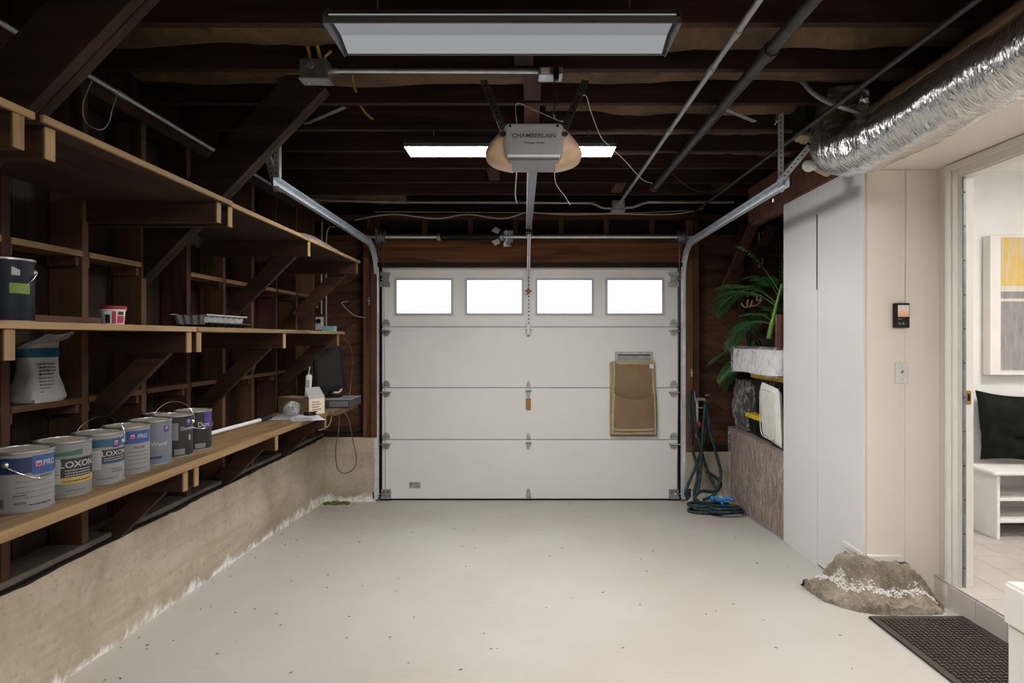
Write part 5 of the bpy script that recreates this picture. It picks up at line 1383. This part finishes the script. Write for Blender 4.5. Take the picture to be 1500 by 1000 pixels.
# palms
def frond(base, az, L, rise, droop, n=24, ll=.2, width=.022):
    q = MB(); pts = []; b = Vector(base); h = Vector((math.cos(az), math.sin(az), 0))
    for k in range(17):
        t_ = k / 16; pts.append(b + h * (L * t_ * (1 - .12 * t_)) + Vector((0, 0, rise * t_ - droop * t_ ** 2.2)))
    q.tube(pts, [.006 * (1 - .75 * k / 16) for k in range(17)], 5)
    sd = Vector((-h.y, h.x, 0))
    for k in range(n):
        t_ = .2 + .8 * k / (n - 1); f_ = t_ * 16; i = min(int(f_), 15); p = pts[i].lerp(pts[i + 1], f_ - i)
        d = (pts[i + 1] - pts[i]).normalized(); l_ = ll * (math.sin(math.pi * (.12 + .83 * (t_ - .2) / .8)) ** .7)
        for s_ in (-1, 1):
            v = (sd * s_ * .85 + d * .6 + Vector((0, 0, .12 + .1 * random.random()))).normalized(); wv = d * width * .5
            m1 = p + v * l_ * .5 + Vector((0, 0, -.01)); m2 = p + v * l_ + Vector((0, 0, -.28 * l_ - .02 * random.random()))
            q.add([p - wv * .3, p + wv * .3, m1 + wv, m1 - wv, m2], [(0, 1, 2, 3), (3, 2, 4)])
    return q
def palm(label, base, stems, fronds, pot_r, pot_h):
    g = thing('potted_palm', label, 'plant', base)
    b = Vector(base)
    build('pot', MB().lathe([(pot_r * .8, 0), (pot_r, pot_h), (pot_r + .006, pot_h), (pot_r + .006, pot_h - .015), (pot_r - .008, pot_h - .01), (0, pot_h - .02)], b, 28), 'black_plastic', g, smooth=40)
    for s_ in stems: build('stem', MB().tube(catmull(s_, 6), [(.024 if k < 8 else .018) * (1 - .5 * k / (6 * (len(s_) - 1))) for k in range(6 * (len(s_) - 1) + 1)], 10), 'stem_green', g, smooth=50)
    random.seed(11)
    for f_ in fronds: build('frond', frond(*f_), 'leaf', g, recalc=False)
pb = (1.87, 4.68, SZ + .222)
palm('green palm with a thick pale stem growing above the upturned stool', pb, [[(1.815, 4.66, SZ + .25), (1.835, 4.65, SZ + .37), (1.865, 4.64, SZ + .52), (1.90, 4.62, SZ + .68)]],
     [((1.865, 4.65, SZ + .52), 2.35, .55, .42, .46, 30, .24), ((1.87, 4.65, SZ + .54), 2.0, .70, .50, .46, 30, .24), ((1.88, 4.64, SZ + .58), 1.5, .6, .50, .36, 26, .22), ((1.89, 4.63, SZ + .6), -1.3, .26, .45, .1, 22, .18), ((1.885, 4.63, SZ + .62), 2.7, .32, .58, .22, 26, .2), ((1.84, 4.66, SZ + .40), 1.75, .52, .30, .42, 26, .2), ((1.89, 4.63, SZ + .6), .3, .35, .45, .25, 20, .18), ((1.84, 4.66, SZ + .42), 1.2, .5, .36, .30, 24, .2), ((1.83, 4.66, SZ + .38), 2.2, .42, .16, .34, 24, .18)], .11, .05)
pb2 = (1.99, 5.50, floorz(5.5) + .46)
palm('green palm with drooping fronds wedged in the corner behind the stack', (2.24, 5.29, pz + .024), [[(2.24, 5.29, pz + .2), (2.20, 5.32, pz + .5), (2.14, 5.36, pz + .68)]],
     [((2.14, 5.36, pz + .66), 2.95, .62, .22, .30, 26, .20), ((2.14, 5.36, pz + .64), 3.25, .58, .14, .34, 24, .20), ((2.13, 5.36, pz + .68), 2.6, .40, .28, .26, 22, .17), ((2.14, 5.36, pz + .68), 3.6, .48, .32, .30, 22, .18), ((2.14, 5.36, pz + .66), 3.05, .50, .02, .34, 22, .18)], .085, .2)
# script wire sign on back boards
ys_ = 4.98
def sg(px, py): return P(px, py, ys_)
g = thing('script_sign', 'small peach coloured script wire sign standing among the palm fronds', 'sign', sg(1102, 450))
build('script_line', MB().tube(catmull([sg(1086, 444), sg(1090, 449), sg(1094, 449), sg(1096, 438), sg(1094, 446), sg(1099, 449), sg(1102, 440), sg(1101, 448), sg(1107, 447), sg(1113, 443), sg(1114, 433), sg(1109, 435), sg(1109, 441)], 6), .0065, 7), 'neon_tan', g, smooth=60)
build('cross_stroke', MB().tube([sg(1107, 433), sg(1115, 432)], .008, 7).tube([sg(1110, 439), sg(1116, 439)], .006, 7), 'neon_tan', g)
build('dot', MB().tube([sg(1095, 433), sg(1096, 434)], .009, 7), 'neon_tan', g); build('backing_rail', MB().box(sg(1086, 0).x, sg(1116, 0).x, 4.988, 4.994, sg(0, 452).z, sg(0, 449).z), 'black_paint', g)
build('standoff', MB().tube([(sg(1100, 0).x, 4.991, sg(0, 450).z), (sg(1100, 0).x, 4.991, SZ + .2)], .005, 6), 'black_paint', g)
for px in (1112, 1117): cable('copper_line', 'pale vertical cord hanging in the corner behind the palms', [P(px, 340, 5.6), P(px, 370, 5.6), P(px, 392, 5.6)], .006, 'white_cable', group='pale cords behind the palms')

# spigot and hose
g = thing('water_spigot', 'pale pipe with brass spigot and red valve on the corner wall', 'faucet', P(1022, 652, 5.54))
sp_ = 5.54
build('riser', MB().tube([P(1021, 640, sp_), P(1021, 586, sp_)], .013, 12), 'white_cable', g, smooth=40)
build('elbow', MB().tube(catmull([P(1021, 590, sp_), P(1017, 580, sp_), P(1016, 572, sp_)], 4), .017, 12), 'zinc', g, smooth=40)
build('cross_pipe', MB().tube([P(1016, 584, sp_), P(1032, 585, sp_)], .016, 12), 'zinc', g, smooth=40)
build('valve_body', MB().tube([P(1032, 585, sp_), P(1037, 590, sp_)], .02, 10), 'brass', g, smooth=40); build('valve_handle', MB().tube([P(1032, 579, sp_), P(1039, 578, sp_)], .008, 8), 'chrome', g)
build('wall_clip', MB().bar(P(1019, 597, sp_), P(1034, 597, sp_), .012, .012), 'zinc', g)
build('red_knob', MB().lathe([(0, -.03), (.022, -.025), (.024, -.01), (.01, 0)], P(1024, 621, sp_ - .01), 14, 'y'), 'red_plastic', g, smooth=40)
g = thing('garden_hose', 'dark teal and black garden hose hung on the spigot and coiled on the floor', 'hose', (1.55, 5.35, floorz(5.3)))
def H_(px, py, y): return P(px, py, y)
fz_ = floorz(5.2) + .014
runs = [[H_(1036, 590, 5.52), H_(1034, 630, 5.50), H_(1024, 670, 5.5), H_(1012, 700, 5.48), H_(1004, 722, 5.45), H_(1010, 730, 5.42)],
        [H_(1012, 572, 5.50), H_(1010, 600, 5.48), H_(1013, 650, 5.48), H_(1022, 690, 5.47), H_(1017, 722, 5.44), H_(1018, 733, 5.4)],
        [H_(1014, 570, 5.52), H_(1017, 610, 5.5), H_(1026, 655, 5.48), H_(1037, 690, 5.47), H_(1048, 715, 5.42)],
        [H_(1034, 588, 5.47), H_(1040, 630, 5.46), H_(1050, 668, 5.46), H_(1056, 695, 5.44), H_(1048, 722, 5.40), H_(1030, 732, 5.36)],
        [H_(1033, 590, 5.45), H_(1029, 640, 5.44), H_(1026, 690, 5.43), H_(1022, 724, 5.40)],
        [H_(1034, 690, 5.48), H_(1050, 700, 5.47), H_(1056, 710, 5.46), H_(1046, 720, 5.42), H_(1028, 719, 5.4), H_(1018, 728, 5.38), H_(1026, 736, 5.34)]]
for r_ in runs: build('hanging_run', MB().tube(catmull(r_, 8), .0135, 8), 'hose', g, smooth=60)
for (cx, cy, rx_, ry_, zz) in ((1.54, 5.15, .20, .10, 0), (1.55, 5.14, .17, .08, .026), (1.615, 5.04, .135, .09, 0.027), (1.61, 5.03, .11, .07, .052), (1.52, 5.20, .17, .09, .04)):
    pts = []
    for k in range(36):
        a = 2 * math.pi * k / 36; y = cy + ry_ * math.sin(a); pts.append((cx + rx_ * math.cos(a), y, floorz(y) + .0145 + zz + .003 * math.sin(3 * a)))
    build('floor_coil', MB().tube(pts, .0135, 8, closed=True), 'hose', g, smooth=60)
g = thing('hose_nozzle', 'bright blue hose nozzle lying on the coiled hose', 'nozzle', P(1060, 735, 5.2))
a, b = P(1047, 731, 5.22), P(1062, 734, 5.20)
build('barrel', MB().tube([a, a.lerp(b, .5), b], [.024, .017, .02], 12), 'blue_plastic', g, smooth=40); build('grip', MB().tube([a.lerp(b, .5), P(1068, 729, 5.18), P(1075, 733, 5.15)], [.015, .018, .015], 10), 'blue_plastic', g, smooth=40)
build('trigger', MB().tube(catmull([a.lerp(b, .6), P(1060, 741, 5.17), P(1072, 740, 5.15)], 4), .008, 7), 'blue_plastic', g); build('collar', MB().tube([P(1042, 729, 5.24), a], .022, 12), 'blue_plastic', g)

# moss and crumbs on the floor
random.seed(21); q = MB()
for k in range(90):
    x = -1.74 + random.gauss(0, .07); y = 5.50 + random.gauss(0, .03); r = random.uniform(.005, .014)
    if x < XL + .02: continue
    q.rbox((x, y, floorz(y) + r * .4), r * 2, r * 2, r, random.random() * 3, random.random() * .5)
o = tag(build('moss_patch', q, 'moss'), 'tiny green moss growing in the floor corner by the foundation', 'moss'); o['kind'] = 'stuff'
q = MB()
for k in range(80):
    x = random.uniform(-1.75, 1.7); y = random.uniform(2.35, 5.55); r = random.uniform(.002, .0055)
    if k < 40: x = -1.80 + abs(random.gauss(0, .22))
    if x > 1.5 and (y < 3.4): continue
    q.rbox((x, y, floorz(y) + .0012), r * random.uniform(1, 4), r, .0016, random.random() * 3)
o = tag(build('floor_crumbs', q, 'leaf_debris'), 'scattered brown crumbs and leaf bits on the painted slab', 'debris'); o['kind'] = 'stuff'
# small hook/latch on door posts
for s_, p in ((-1, P(541, 440, 5.575)), (1, P(1013, 545, 5.575))):
    tag(build('post_hook', MB().bar((p.x, 5.57, p.z + .03), (p.x, 5.57, p.z - .04), .012, .008, (1, 0, 0)).bar((p.x - .015, 5.566, p.z), (p.x + .015, 5.566, p.z), .008, .008, (0, 0, 1)), 'zinc'), 'small metal hook screwed to the door post ' + ('by the shelves' if s_ < 0 else 'by the hose'), 'hook')
